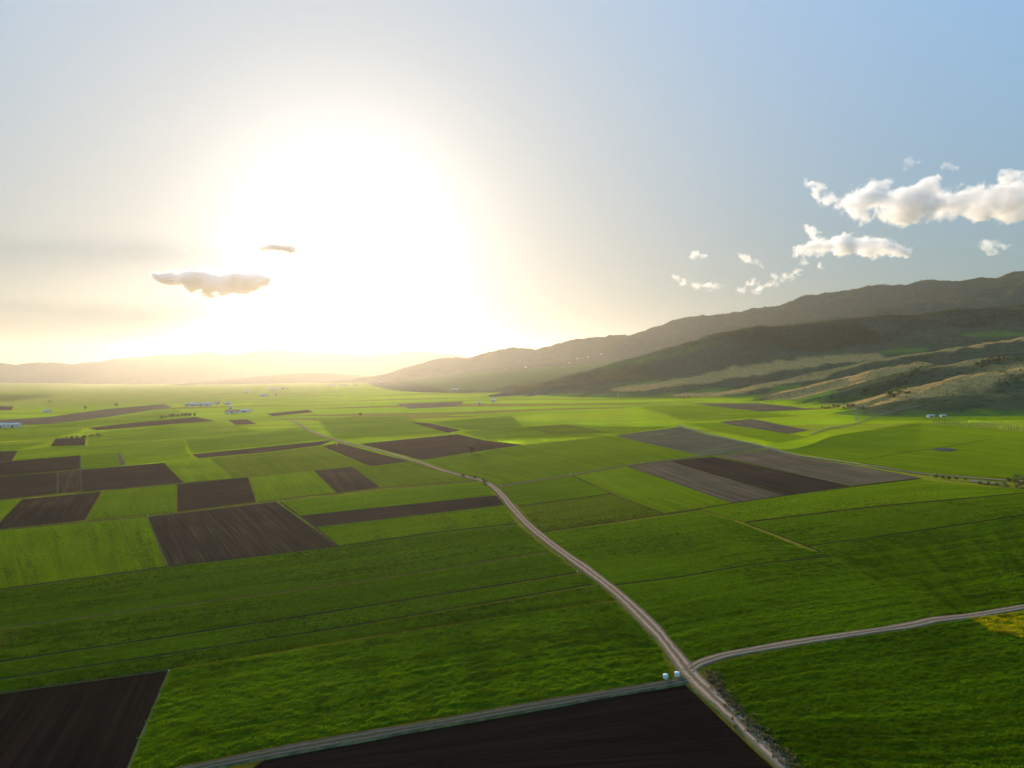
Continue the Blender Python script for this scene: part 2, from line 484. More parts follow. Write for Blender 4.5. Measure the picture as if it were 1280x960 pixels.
def mat_track():
    b = NT('dirt_track')
    uv = b.coords('UV')
    ob = b.coords('Object')
    oi = b.n('ShaderNodeObjectInfo')
    sp = b.n('ShaderNodeSeparateXYZ', {0: uv})
    n = b.noise(ob, 0.35, 5.0, 0.65)
    nf = b.noise(ob, 2.0, 4.0, 0.65)
    acr = b.math('ADD', sp.outputs[1], b.math('MULTIPLY', b.math('SUBTRACT', n, 0.5), 0.22))
    d = b.math('ABSOLUTE', b.math('SUBTRACT', acr, 0.5))            # 0 on the crown, 0.5 at the verge
    rut = b.math('ABSOLUTE', b.math('SUBTRACT', d, 0.19))
    base = oi.outputs['Color']
    c = b.mix(b.remap(rut, 0.02, 0.12), b.mix(1.0, base, (1.25, 1.2, 1.15), 'MULTIPLY'), b.mix(1.0, base, (0.62, 0.58, 0.55), 'MULTIPLY'))
    c = b.mix(b.remap(nf, 0.35, 0.7), b.mix(1.0, c, (0.78, 0.78, 0.78), 'MULTIPLY'), b.mix(1.0, c, (1.1, 1.1, 1.1), 'MULTIPLY'))
    verge = b.remap(b.math('ADD', d, b.math('MULTIPLY', b.math('SUBTRACT', b.math('ADD', b.math('MULTIPLY', nf, 0.5), b.math('MULTIPLY', n, 0.5)), 0.5), 0.45)), 0.34, 0.46)
    c = b.mix(verge, c, b.mix(b.remap(n, 0.4, 0.6), (0.055, 0.075, 0.018), (0.12, 0.12, 0.045)))
    crown = b.math('MULTIPLY', b.remap(b.math('ADD', d, b.math('MULTIPLY', b.math('SUBTRACT', nf, 0.5), 0.1)), 0.10, 0.04), oi.outputs['Alpha'])
    c = b.mix(b.math('MULTIPLY', crown, 0.6), c, (0.06, 0.068, 0.025))
    bump = b.n('ShaderNodeBump', {'Strength': 0.6, 'Distance': 0.15, 'Height': nf})
    pr = b.n('ShaderNodeBsdfPrincipled', {'Base Color': c, 'Roughness': 0.95, 'Specular IOR Level': 0.0, 'Normal': bump.outputs[0]})
    return b.surf(pr.outputs[0])


def mat_simple(name, col, rough=0.8, var=0.25, scale=1.0, plant=False, trans=0.35):
    b = NT(name)
    ob = b.coords('Object')
    n = b.noise(ob, scale, 4.0, 0.6)
    lo = tuple(x * (1 - var) for x in col)
    hi = tuple(x * (1 + var) for x in col)
    c = b.mix(b.remap(n, 0.3, 0.7), lo, hi)
    if plant:
        return b.surf(plant_shader(b, c, None, trans, 0.1))
    pr = b.n('ShaderNodeBsdfPrincipled', {'Base Color': c, 'Roughness': rough, 'Specular IOR Level': 0.25})
    return b.surf(pr.outputs[0])


M = dict(crop=mat_crop(), soil=mat_soil(), plain=mat_plain(), hill=mat_hill(), track=mat_track(),
         white_wall=mat_simple('white_render', (0.58, 0.54, 0.47), 0.7, 0.12, 0.5),
         cream_wall=mat_simple('cream_render', (0.66, 0.58, 0.46), 0.8, 0.10, 0.5),
         sheet=mat_simple('roof_sheeting', (0.46, 0.46, 0.45), 0.55, 0.15, 0.4),
         tile=mat_simple('clay_tile', (0.32, 0.13, 0.07), 0.8, 0.25, 0.8),
         dark=mat_simple('dark_opening', (0.03, 0.03, 0.035), 0.5, 0.2, 1.0),
         wrap=mat_simple('white_film', (0.66, 0.67, 0.67), 0.4, 0.12, 3.0),
         steel=mat_simple('galvanised_steel', (0.28, 0.29, 0.30), 0.5, 0.15, 0.6),
         post=mat_simple('grey_post', (0.42, 0.40, 0.37), 0.8, 0.2, 2.0),
         bark=mat_simple('bark', (0.085, 0.062, 0.045), 0.9, 0.3, 2.0),
         leaf=mat_simple('leaf_green', (0.066, 0.092, 0.032), 0.8, 0.4, 0.6, True),
         leaf_spring=mat_simple('leaf_spring', (0.13, 0.115, 0.040), 0.8, 0.35, 0.5, True),
         leaf_brown=mat_simple('leaf_brown', (0.098, 0.094, 0.062), 0.8, 0.4, 0.5, True, 0.25),
         weed=mat_simple('dry_weed', (0.085, 0.080, 0.052), 0.9, 0.35, 1.5, True, 0.25),
         yellow=mat_simple('yellow_bloom', (0.42, 0.36, 0.02), 0.8, 0.3, 1.2, True),
         stone=mat_simple('field_stone', (0.40, 0.37, 0.33), 0.9, 0.25, 1.0),
         water=None)
wb = NT('ditch_water')
wp = wb.n('ShaderNodeBsdfPrincipled', {'Base Color': (0.02, 0.025, 0.03, 1), 'Roughness': 0.12})
wbump = wb.n('ShaderNodeBump', {'Strength': 0.2, 'Distance': 0.05, 'Height': wb.noise(wb.coords('Object'), 0.8, 3.0)})
wb.t.links.new(wbump.outputs[0], wp.inputs['Normal'])
M['water'] = wb.surf(wp.outputs[0])


# ------------------------------------------------------------------ mesh helpers
def mesh_obj(name, verts, faces, mat, parent=None, smooth=False, color=None, uv=None):
    me = bpy.data.meshes.new(name)
    v = np.asarray(verts, dtype=np.float32).reshape(-1, 3)
    if isinstance(faces, np.ndarray):
        k = faces.shape[1]
        me.vertices.add(len(v))
        me.vertices.foreach_set('co', v.ravel())
        me.loops.add(faces.size)
        me.loops.foreach_set('vertex_index', faces.astype(np.int32).ravel())
        me.polygons.add(len(faces))
        me.polygons.foreach_set('loop_start', np.arange(0, faces.size, k, dtype=np.int32))
        me.update(calc_edges=True)
    else:
        me.from_pydata([tuple(q) for q in v], [], faces)
        me.update()
    if smooth:
        me.polygons.foreach_set('use_smooth', np.ones(len(me.polygons), dtype=bool))
    if uv is not None:
        lay = me.uv_layers.new(name='UVMap')
        idx = np.empty(len(me.loops), dtype=np.int32)
        me.loops.foreach_get('vertex_index', idx)
        lay.data.foreach_set('uv', np.asarray(uv, dtype=np.float32)[idx].ravel())
    if mat is not None:
        me.materials.append(mat)
    o = bpy.data.objects.new(name, me)
    COL.objects.link(o)
    if parent is not None:
        o.parent = parent
    if color is not None:
        o.color = color
    return o


def grid_faces(nr, nc):
    i = np.arange((nr - 1) * (nc - 1))
    r, c = i // (nc - 1), i % (nc - 1)
    a = r * nc + c
    return np.stack([a, a + 1, a + nc + 1, a + nc], 1)


def tag(o, label=None, cat=None, group=None, kind=None):
    for k, v in (('label', label), ('category', cat), ('group', group), ('kind', kind)):
        if v:
            o[k] = v
    return o


def empty(name, loc, rz=0.0):
    o = bpy.data.objects.new(name, None)
    COL.objects.link(o)
    o.location = loc
    o.rotation_euler = (0, 0, rz)
    o.empty_display_size = 0.5
    return o


def copy_tree(o, parent=None):
    c = o.copy()
    COL.objects.link(c)
    c.parent = parent
    for ch in list(o.children):
        copy_tree(ch, c)
    return c


def inside(poly, u, v):
    res = np.zeros(u.shape, bool)
    n = len(poly)
    for i in range(n):
        x0, y0 = poly[i]
        x1, y1 = poly[(i + 1) % n]
        if y0 == y1:
            continue
        cond = ((y0 > v) != (y1 > v)) & (u < (x1 - x0) * (v - y0) / (y1 - y0) + x0)
        res ^= cond
    return res


# ------------------------------------------------------------------ the land
ts = np.concatenate([np.linspace(-1.75, -0.80, 40, endpoint=False), np.linspace(-0.80, -0.10, 170, endpoint=False),
                     np.linspace(-0.10, 0.80, 520, endpoint=False), np.linspace(0.80, 1.75, 60)])
ys = np.concatenate([np.geomspace(60, 850, 70, endpoint=False), np.geomspace(850, 2600, 430, endpoint=False),
                     np.geomspace(2600, 7800, 200, endpoint=False), np.geomspace(7800, 18500, 90)])
TT, YY = np.meshgrid(ts, ys)
XX = TT * YY
_blocks = [land(XX[a:a + 30], YY[a:a + 30]) for a in range(0, len(ys), 30)]
ZZ, HILL = np.concatenate([q[0] for q in _blocks]), np.concatenate([q[1] for q in _blocks])
nr, nc = XX.shape
FACES = grid_faces(nr, nc)
UU, VV = to_pix(XX, YY, ZZ)
jit = lambda s, a, sd: a * fbm(XX / s, YY / s, 3, sd)
# what grows where on the hills
WOOD_POLYS = [[(612, 497), (640, 483), (690, 474), (740, 468), (790, 462), (840, 445), (900, 415), (1000, 398), (1150, 390), (1300, 372), (1300, 408),
               (1160, 412), (1120, 425), (1040, 440), (960, 447), (900, 455), (860, 463), (790, 476), (740, 484), (690, 495), (640, 498)],
              [(960, 425), (1050, 395), (1180, 372), (1300, 345), (1300, 405), (1100, 410)]]
GREEN_POLYS = [[(1093, 441), (1120, 436), (1160, 434), (1150, 439), (1110, 443)], [(1195, 419), (1240, 414), (1285, 416), (1285, 420), (1215, 421)],
               [(500, 472), (640, 462), (760, 452), (840, 440), (880, 424), (900, 424), (850, 447), (760, 462), (640, 484), (560, 490)],
               [(958, 499), (1000, 494), (1030, 487), (1048, 490), (1030, 499), (1060, 506), (980, 505)],
               [(770, 484), (825, 474), (832, 480), (790, 488)], [(860, 490), (900, 484), (925, 486), (890, 493)], [(970, 483), (1000, 480), (1010, 487), (960, 492)]]


def cover(polys, sd, amp_u=14, amp_v=5):
    u, v = UU + jit(60, amp_u, sd), VV + jit(60, amp_v, sd + 3)
    m = np.zeros(UU.shape, bool)
    for p in polys:
        m |= inside(p, u, v)
    return m.astype(float)


def blur(a):
    b = a.copy()
    b[1:-1, 1:-1] = (a[1:-1, 1:-1] * 2 + a[:-2, 1:-1] + a[2:, 1:-1] + a[1:-1, :-2] + a[1:-1, 2:]) / 6
    return b


def near_crest(rd, front, back):
    m = np.zeros(XX.shape)
    sel = (YY > 1000) & (YY < 2600) & (XX > 200)
    x, y = XX[sel], YY[sel]
    best = np.zeros(x.shape)
    for p, q in zip(rd['p'][:-1], rd['p'][1:]):
        dx, dy = q[0] - p[0], q[1] - p[1]
        t = np.clip(((x - p[0]) * dx + (y - p[1]) * dy) / (dx * dx + dy * dy), 0, 1)
        px, py = p[0] + t * dx, p[1] + t * dy
        d = np.hypot(x - px, y - py) + 26 * fbm(x / 35.0, y / 35.0, 3, 19)
        best = np.maximum(best, 1 - sstep(0.8, 1.3, d / np.where(y < py, front, back)))
    m[sel] = best
    return m


C_WOOD = cover(WOOD_POLYS, 3, 20, 8)
far_slope = ((YY > 3000) & (HILL > 130)).astype(float)
C_WOOD = np.maximum(C_WOOD, far_slope * (fbm(XX / 300, YY / 300, 3, 9) > -0.18))
C_GREEN = np.maximum(cover(GREEN_POLYS[:2] + GREEN_POLYS[3:], 13, 6, 1.5), 0.5 * cover(GREEN_POLYS[2:3], 15, 30, 5))
C_DRY_SUNLIT = np.max([near_crest(RIDGES[i], 54, 90) for i in (5, 6)] + [near_crest(RIDGES[i], 34, 60) for i in (7, 8, 10)], axis=0)  # crest strips of dry grass whose colour carries the sunlit gold
C_WOOD = blur(blur(C_WOOD * (1 - C_GREEN) * (1 - C_DRY_SUNLIT)))
C_GREEN = np.maximum(C_GREEN, (1 - sstep(2.5, 11, HILL + jit(40, 9, 57))) * (YY < 2700))
C_GREEN = blur(C_GREEN * (1 - C_DRY_SUNLIT))
C_DRY_SUNLIT = blur(C_DRY_SUNLIT)

f_hill = HILL.ravel()[FACES].mean(1)
f_y = YY.ravel()[FACES].mean(1)
sel_far = (f_y > 8600) & (f_hill > 2)
sel_hill = (~sel_far) & (f_hill > 1.5)
sel_plain = ~(sel_far | sel_hill)
pts = np.stack([XX, YY, ZZ], -1).reshape(-1, 3)
colr = np.stack([C_WOOD, C_GREEN, C_DRY_SUNLIT, np.ones_like(C_WOOD)], -1).reshape(-1, 4)


def land_part(name, sel, mat):
    f = FACES[sel]
    used, inv = np.unique(f.ravel(), return_inverse=True)
    p = pts[used].copy()
    if name == 'plain':
        p[:, 2] -= 0.35 * (1 - sstep(0.0, 2.0, HILL.ravel()[used]))
    cr = colr[used].copy()
    if name == 'plain':
        cr[:, 0] = (1 - sstep(480, 760, p[:, 1])) * (1 - sstep(0.72, 0.76, np.abs(p[:, 0]) / np.maximum(p[:, 1], 1)))
        cr[:, 2] = sstep(1700, 2600, p[:, 1]) * sstep(-250, -1100, p[:, 0] + 0.1 * p[:, 1])
    o = mesh_obj(name, p, inv.reshape(f.shape), mat, smooth=True)
    ca = o.data.color_attributes.new('cover', 'FLOAT_COLOR', 'POINT')
    ca.data.foreach_set('color', cr.astype(np.float32).ravel())
    return tag(o, kind='structure')


land_part('plain', sel_plain, M['plain'])
land_part('hills', sel_hill, M['hill'])
land_part('far_mountains', sel_far, M['hill'])

# ------------------------------------------------------------------ fields
FIELD_N = [0]
TUFTS = {}
GREENS = dict(deep=(0.052, 0.132, 0.003), mid=(0.074, 0.172, 0.004), fresh=(0.120, 0.228, 0.004), lime=(0.180, 0.275, 0.004),
              bloom=(0.33, 0.37, 0.010), olive=(0.085, 0.135, 0.012), dull=(0.085, 0.115, 0.020))
SOILS = dict(black=(0.0135, 0.0088, 0.0060), dark=(0.053, 0.0325, 0.0195), brown=(0.075, 0.044, 0.025), pale=(0.140, 0.094, 0.052), grey=(0.130, 0.106, 0.056))


def resample(pl, n):
    pl = np.asarray(pl, float)
    d = np.concatenate([[0], np.cumsum(np.hypot(*np.diff(pl, axis=0).T))])
    q = np.linspace(0, d[-1], n)
    return np.stack([np.interp(q, d, pl[:, 0]), np.interp(q, d, pl[:, 1])], 1), d[-1]


def densify(pl):
    out = []
    for (a, b), (c, d) in zip(pl[:-1], pl[1:]):
        for k in range(6):
            t = k / 6.0
            out.append((a + (c - a) * t, b + (d - b) * t))
    return out + [pl[-1]]


def field(top, bottom, tone, name=None, left=None, right=None, rows='s', relief=0.25, clump=1.0, weeds=0.0, inset=0.0, kstep=0.0030, clump_size=1.0):
    """a field between four edges given in photo pixels and laid on the ground; rows run along 's' (top edge) or 't'."""
    i = FIELD_N[0]
    FIELD_N[0] += 1
    left = left or [top[0], bottom[0]]
    right = right or [top[-1], bottom[-1]]
    W = lambda pl: np.array([on_plain(u, v) for u, v in pl])
    T, B, L, Q = W(top), W(bottom), W(left), W(right)
    lt = max(resample(T, 2)[1], resample(B, 2)[1])
    ll = max(resample(L, 2)[1], resample(Q, 2)[1])
    near = max(140.0, np.concatenate([T, B])[:, 1].min())
    midY = np.concatenate([T, B])[:, 1].mean()
    st = max(0.42, kstep * (0.5 * near + 0.5 * midY))
    ns = int(np.clip(lt / st, 4, 700)) + 1
    nt = int(np.clip(ll / st, 4, 700)) + 1
    T, B = resample(T, ns)[0], resample(B, ns)[0]
    L, Q = resample(L, nt)[0], resample(Q, nt)[0]
    s = np.linspace(0, 1, ns)[None, :, None]
    t = np.linspace(0, 1, nt)[:, None, None]
    P = (1 - t) * T[None] + t * B[None] + (1 - s) * L[:, None] + s * Q[:, None]
    P -= (1 - s) * (1 - t) * T[0] + s * (1 - t) * T[-1] + (1 - s) * t * B[0] + s * t * B[-1]
    x, y = P[..., 0], P[..., 1]
    z = plain_z(x, y) + 0.03 + 0.012 * (i % 20)
    a = np.broadcast_to(s[..., 0] * lt, x.shape)
    c = np.broadcast_to(t[..., 0] * ll, x.shape)
    if rows == 't':
        a, c = c, a
    soil = tone in SOILS
    cs = clump_size
    sd = 100 + i * 7
    res = max(st, 0.5)
    if soil:
        h = 0.22 * fbm(a / 9.0, c / 1.6, 3, sd) + 0.16 * fbm(x / 2.2, y / 2.2, 2, sd + 1)
    else:
        wob = c + 2.5 * fbm(x / 40.0, y / 40.0, 2, sd + 5)
        h = 0.34 * clump * fbm(a / (1.9 * cs), wob / (1.35 * cs), 3, sd, 0.65) + 0.22 * fbm(a / 40.0, wob / 2.2, 2, sd + 2) + 0.25 * fbm(x / 22.0, y / 22.0, 3, sd + 3)
        h = h + 0.25
    edge = np.minimum(np.minimum(s[..., 0], 1 - s[..., 0]) * lt, np.minimum(t[..., 0], 1 - t[..., 0]) * ll)
    fade = 1.0 / (1.0 + (res / 1.1) ** 3)
    z = z + h * relief * 2.0 * fade * sstep(0, 1.6, edge)
    if not soil and near < 420:
        # standing plants for the nearest ground, thinning out where they become too small to see
        g_ = np.random.default_rng(900 + i)
        cnt = int(min(lt * ll * 3.4, 260000))
        fi, fj = g_.random(cnt) * (nt - 1.001), g_.random(cnt) * (ns - 1.001)
        i0, j0 = fi.astype(int), fj.astype(int)
        wi, wj = fi - i0, fj - j0
        Q3 = np.stack([x, y, z], -1)
        pt = (Q3[i0, j0] * ((1 - wi) * (1 - wj))[:, None] + Q3[i0 + 1, j0] * (wi * (1 - wj))[:, None]
              + Q3[i0, j0 + 1] * ((1 - wi) * wj)[:, None] + Q3[i0 + 1, j0 + 1] * (wi * wj)[:, None])
        lum_ = 0.55 * fbm(pt[:, 0] / 2.3, pt[:, 1] / 2.3, 3, sd + 9) * clump + 0.6 * fbm(a[i0, j0] / 30.0, c[i0, j0] / 1.2, 2, sd + 10)
        cellA = lt * ll / cnt
        pdens = 3.0 * (1 - sstep(190, 470, pt[:, 1])) * np.clip(0.75 + 1.6 * lum_, 0.1, 1.6)
        keep = (g_.random(cnt) < pdens * cellA) & (np.abs(pt[:, 0]) < pt[:, 1] * 0.78 + 8) & (pt[:, 1] > 132) & (edge[i0, j0] > 0.3)
        keep &= (clump > 1.2) | (np.mod(c[i0, j0] + 1.5 * fbm(pt[:, 0] / 60.0, pt[:, 1] / 60.0, 2, sd + 31), 17.0) > 0.9)     # tramlines
        pt = pt[keep]
        A_, C_ = a[i0, j0][keep], c[i0, j0][keep] + 3.0 * fbm(pt[:, 0] / 40.0, pt[:, 1] / 40.0, 2, sd + 5)
        tint = 0.5 + 0.55 * fbm(A_ / 160.0, C_ / 9.0, 2, sd + 21) + 0.45 * fbm(A_ / 60.0, C_ / 1.6, 2, sd + 22) + 0.6 * fbm(pt[:, 0] / 55.0, pt[:, 1] / 55.0, 3, sd + 23)
        if clump > 1.2:
            tint = tint + 0.7 * fbm(A_ / 7.0, C_ / 45.0, 2, sd + 24)
        TUFTS.setdefault(tone, []).append((pt, (0.62 + 0.7 * np.clip(lum_[keep] + 0.15, 0, 0.8)) * g_.uniform(0.7, 1.25, len(pt)) * (0.62 + clump * 0.25), tint))
    col = np.array(SOILS[tone] if soil else GREENS[tone])
    rr = random.Random(i * 31 + 5)
    col = col * (1 + rr.uniform(-0.07, 0.07))
    o = mesh_obj(name or ('ploughed_field' if soil else 'crop_field'), np.stack([x, y, z], -1), grid_faces(nt, ns)[:, ::-1].copy(),
                 M['soil' if soil else 'crop'], smooth=True, color=(*col, weeds), uv=np.stack([a, c], -1).reshape(-1, 2))
    return tag(o, kind='structure')


# --- the near left: two ploughed corners, the clumpy crop, the long dark band
RD = [(990, 966), (960, 938), (930, 908), (905, 885), (880, 862), (862, 844), (846, 822), (825, 796), (800, 770), (770, 742), (735, 715),
      (700, 690), (672, 668), (655, 652), (640, 635), (630, 622), (618, 610), (605, 602), (580, 596), (550, 588), (520, 577), (490, 568),
      (460, 560), (430, 553), (410, 547), (393, 541), (382, 535), (372, 529), (362, 524)]
field([(-260, 906), (0, 868), (210, 839)], [(-400, 1010), (0, 1000), (143, 1010)], 'black', rows='t', relief=0.35)
field([(213, 838), (427, 804), (560, 784), (650, 769), (769, 753)], [(140, 1010), (225, 957), (400, 923), (560, 896), (700, 871), (842, 849)], 'mid',
      left=[(213, 838), (190, 890), (140, 1010)], right=[(769, 753), (797, 781), (822, 808), (842, 849)], relief=0.42, clump=1.5)
field([(-260, 775), (0, 739), (210, 710), (424, 685), (540, 668), (646, 656)], [(-260, 824), (0, 785), (427, 731), (688, 690)], 'deep',
      right=[(646, 656), (665, 672), (688, 690)], relief=0.22)
field([(-260, 826), (0, 787), (427, 733), (690, 692)], [(-260, 870), (0, 827), (427, 763), (722, 716)], 'deep', relief=0.22)
field([(-260, 872), (0, 829), (427, 765), (727, 718)], [(-260, 890), (0, 849), (427, 785), (745, 731)], 'deep', relief=0.25)
field([(-260, 892), (0, 851), (427, 787), (747, 733)], [(-260, 904), (0, 866), (212, 837), (427, 802), (768, 751)], 'deep', relief=0.22)
field([(-80, 795), (-20, 786), (44, 783)], [(-120, 832), (-60, 828), (-6, 818)], 'olive', relief=0.4)
field([(-260, 691), (0, 665), (184, 648)], [(-260, 773), (0, 737), (207, 709)], 'fresh', rows='t', relief=0.28)
field([(186, 648), (345, 629)], [(211, 709), (422, 684)], 'dark', rows='t', relief=0.3, weeds=0.5)
field([(396, 661), (632, 632)], [(425, 684), (540, 667), (645, 654)], 'fresh', right=[(632, 632), (645, 654)], relief=0.35, clump=1.3)
field([(375, 647), (621, 620)], [(395, 660), (630, 631)], 'dark', relief=0.25)
field([(352, 629), (470, 615), (600, 602)], [(376, 646), (500, 632), (616, 619)], 'fresh', right=[(600, 602), (611, 608), (616, 619)], relief=0.25)
field([(222, 606), (310, 598)], [(222, 641), (320, 629)], 'dark', rows='s', relief=0.25)
field([(128, 615), (221, 606)], [(108, 652), (220, 641)], 'mid', rows='t')
field([(28, 625), (127, 615)], [(-8, 664), (106, 652)], 'dark', rows='t', weeds=0.4)
field([(-160, 640), (26, 625)], [(-260, 690), (-10, 663)], 'fresh', rows='t', right=[(26, 625), (-10, 663)])
field([(-160, 612), (0, 597), (71, 591)], [(-180, 640), (0, 625), (71, 617)], 'dark', weeds=0.8)
field([(73, 591), (100, 588)], [(73, 617), (102, 614)], 'brown', weeds=1.0, rows='t')
field([(101, 588), (205, 579)], [(103, 615), (229, 604)], 'dark', weeds=0.2)
field([(17, 577), (100, 570)], [(-120, 607), (0, 596), (99, 587)], 'dark', left=[(17, 577), (-40, 585), (-120, 607)])
field([(-80, 569), (23, 563)], [(-120, 590), (15, 577)], 'dark')
field([(101, 570), (145, 566)], [(101, 587), (149, 582)], 'mid')
field([(146, 566), (150, 566)], [(150, 582), (157, 581)], 'pale')
field([(151, 566), (230, 559)], [(158, 581), (240, 572)], 'lime')
field([(206, 579), (262, 573)], [(230, 603), (292, 598)], 'lime', rows='t')
field([(263, 573), (330, 567), (400, 558)], [(293, 598), (380, 589), (459, 583)], 'olive', rows='t', weeds=0)
field([(240, 568), (330, 559), (417, 550)], [(248, 573), (330, 566), (400, 557)], 'brown')
field([(312, 598), (391, 589)], [(323, 628), (419, 617)], 'fresh', rows='t')
field([(393, 589), (440, 584)], [(421, 617), (475, 610)], 'brown', rows='t', weeds=0.6)
field([(442, 585), (514, 578)], [(477, 610), (598, 600)], 'olive', rows='t')
field([(402, 558), (424, 554)], [(463, 583), (512, 577)], 'brown')
field([(450, 555), (520, 548), (572, 543)], [(527, 575), (580, 567), (655, 557)], 'brown', right=[(572, 543), (605, 551), (655, 557)])
field([(513, 528), (535, 529)], [(560, 541), (577, 538)], 'brown')
field([(495, 505), (580, 502)], [(512, 511), (572, 508)], 'pale')
field([(333, 517), (385, 512)], [(341, 520), (392, 515)], 'brown')
field([(285, 525), (309, 524)], [(294, 531), (321, 530)], 'brown')
field([(110, 535), (170, 528), (245, 521)], [(122, 538), (190, 532), (268, 526)], 'brown')
field([(70, 549), (107, 548)], [(63, 558), (106, 557)], 'dark')
field([(-40, 527), (60, 521), (130, 512), (205, 505)], [(-40, 535), (70, 529), (140, 520), (215, 509)], 'pale')
field([(-60, 508), (17, 508)], [(-60, 513), (14, 513)], 'brown')
# bright strips behind them
field([(-120, 548), (0, 537), (105, 536)], [(-120, 560), (0, 552), (70, 548)], 'lime')
field([(24, 563), (62, 558), (108, 558), (230, 548)], [(18, 576), (100, 569), (232, 558)], 'lime')
field([(-90, 562), (62, 553)], [(-90, 567), (22, 562)], 'fresh')
field([(130, 539), (200, 533), (272, 527)], [(110, 548), (200, 541), (300, 533)], 'lime')
field([(110, 549), (200, 542), (302, 534)], [(112, 556), (220, 547), (330, 540)], 'lime')
field([(232, 549), (330, 541), (372, 534)], [(240, 566), (330, 557), (408, 548)], 'fresh', right=[(372, 534), (385, 540), (408, 548)])
field([(75, 530), (140, 522), (214, 511)], [(-20, 537), (100, 534), (240, 519)], 'fresh')
field([(395, 523), (500, 519)], [(420, 548), (560, 541)], 'fresh')
field([(540, 528), (640, 520)], [(580, 537), (660, 540)], 'mid')
field([(578, 540), (660, 535)], [(610, 550), (760, 545)], 'fresh', rows='s')
# --- right of the road
field([(622, 610), (715, 595)], [(647, 632), (762, 617)], 'mid', left=[(622, 610), (633, 620), (647, 632)], relief=0.25)
field([(649, 634), (763, 618)], [(674, 665), (828, 642)], 'olive', left=[(649, 634), (660, 650), (674, 665)], relief=0.2)
field([(717, 595), (783, 584)], [(830, 642), (914, 629)], 'fresh', right=[(783, 584), (840, 603), (914, 629)], rows='t')
field([(532, 577), (655, 558), (766, 545)], [(621, 607), (715, 593), (876, 570)], 'mid', left=[(532, 577), (570, 591), (606, 600), (621, 607)], rows='t', relief=0.3)
field([(785, 584), (835, 577)], [(916, 629), (981, 620)], 'pale', rows='t', weeds=0.3)
field([(836, 577), (892, 571)], [(982, 620), (1062, 608)], 'dark', rows='t')
field([(894, 570), (968, 560)], [(1063, 608), (1150, 597)], 'pale', right=[(968, 560), (1000, 571), (1080, 584), (1150, 597)], rows='t')
field([(768, 545), (850, 534)], [(877, 570), (962, 559)], 'grey', right=[(850, 534), (880, 543), (920, 551), (962, 559)], rows='s', weeds=1.0)
field([(655, 534), (705, 531)], [(690, 544), (768, 541)], 'dull')
field([(700, 529), (790, 536)], [(770, 543), (846, 532)], 'lime')
field([(898, 528), (940, 524)], [(975, 544), (1012, 538)], 'pale', rows='t')
field([(866, 504), (950, 504)], [(945, 515), (1022, 512)], 'pale', rows='s')
field([(790, 507), (868, 506)], [(860, 527), (1000, 520)], 'lime')
field([(856, 530), (897, 529)], [(968, 553), (1010, 546)], 'fresh', rows='t')
field([(1000, 560), (1040, 545), (1150, 528), (1310, 541)], [(975, 562), (1050, 574), (1150, 590), (1310, 601)], 'fresh', left=[(1000, 560), (975, 562)], rows='s', relief=0.3)
field([(676, 667), (830, 646), (872, 638), (918, 652)], [(768, 732), (850, 722), (940, 706), (1036, 696)], 'mid', left=[(676, 667), (704, 690), (738, 714), (768, 732)],
      right=[(918, 652), (1000, 685), (1036, 696)], relief=0.25)
field([(770, 734), (850, 724), (940, 708), (1038, 698)], [(868, 830), (905, 818), (1000, 801), (1169, 773)], 'mid', left=[(770, 734), (805, 766), (830, 794), (868, 830)],
      right=[(1038, 698), (1110, 735), (1168, 773)], relief=0.35, clump=1.0)
field([(1012, 685), (1130, 668), (1340, 636)], [(1167, 772), (1240, 764), (1360, 746)], 'mid', left=[(1012, 685), (1038, 697), (1110, 735), (1167, 772)], relief=0.35, clump=1.3)
field([(932, 655), (1010, 645), (1100, 634), (1330, 612)], [(1010, 683), (1130, 666), (1340, 634)], 'mid', relief=0.3)
field([(876, 637), (914, 630), (1000, 618), (1150, 599), (1250, 610), (1330, 610)], [(930, 653), (1010, 643), (1100, 632), (1330, 611)], 'fresh', relief=0.42, clump=1.6)
field([(885, 834), (1000, 809), (1130, 789), (1200, 777), (1400, 745)], [(1000, 975), (1200, 1010), (1500, 1010)], 'mid',
      left=[(885, 834), (896, 858), (932, 897), (1000, 975)], right=[(1400, 745), (1450, 850), (1500, 1010)], relief=0.38, clump=1.2)
field([(1212, 776), (1290, 764), (1400, 747)], [(1240, 790), (1300, 806), (1400, 815)], 'bloom', name='yellow_flowering_patch', relief=0.5, clump=1.6)
# the bottom ploughed field between the two tracks
field([(330, 952), (480, 924), (640, 896), (800, 866), (856, 857)], [(240, 1010), (600, 1010), (1018, 1010)], 'black',
      right=[(856, 857), (887, 886), (938, 935), (1018, 1010)], rows='s', relief=0.3)


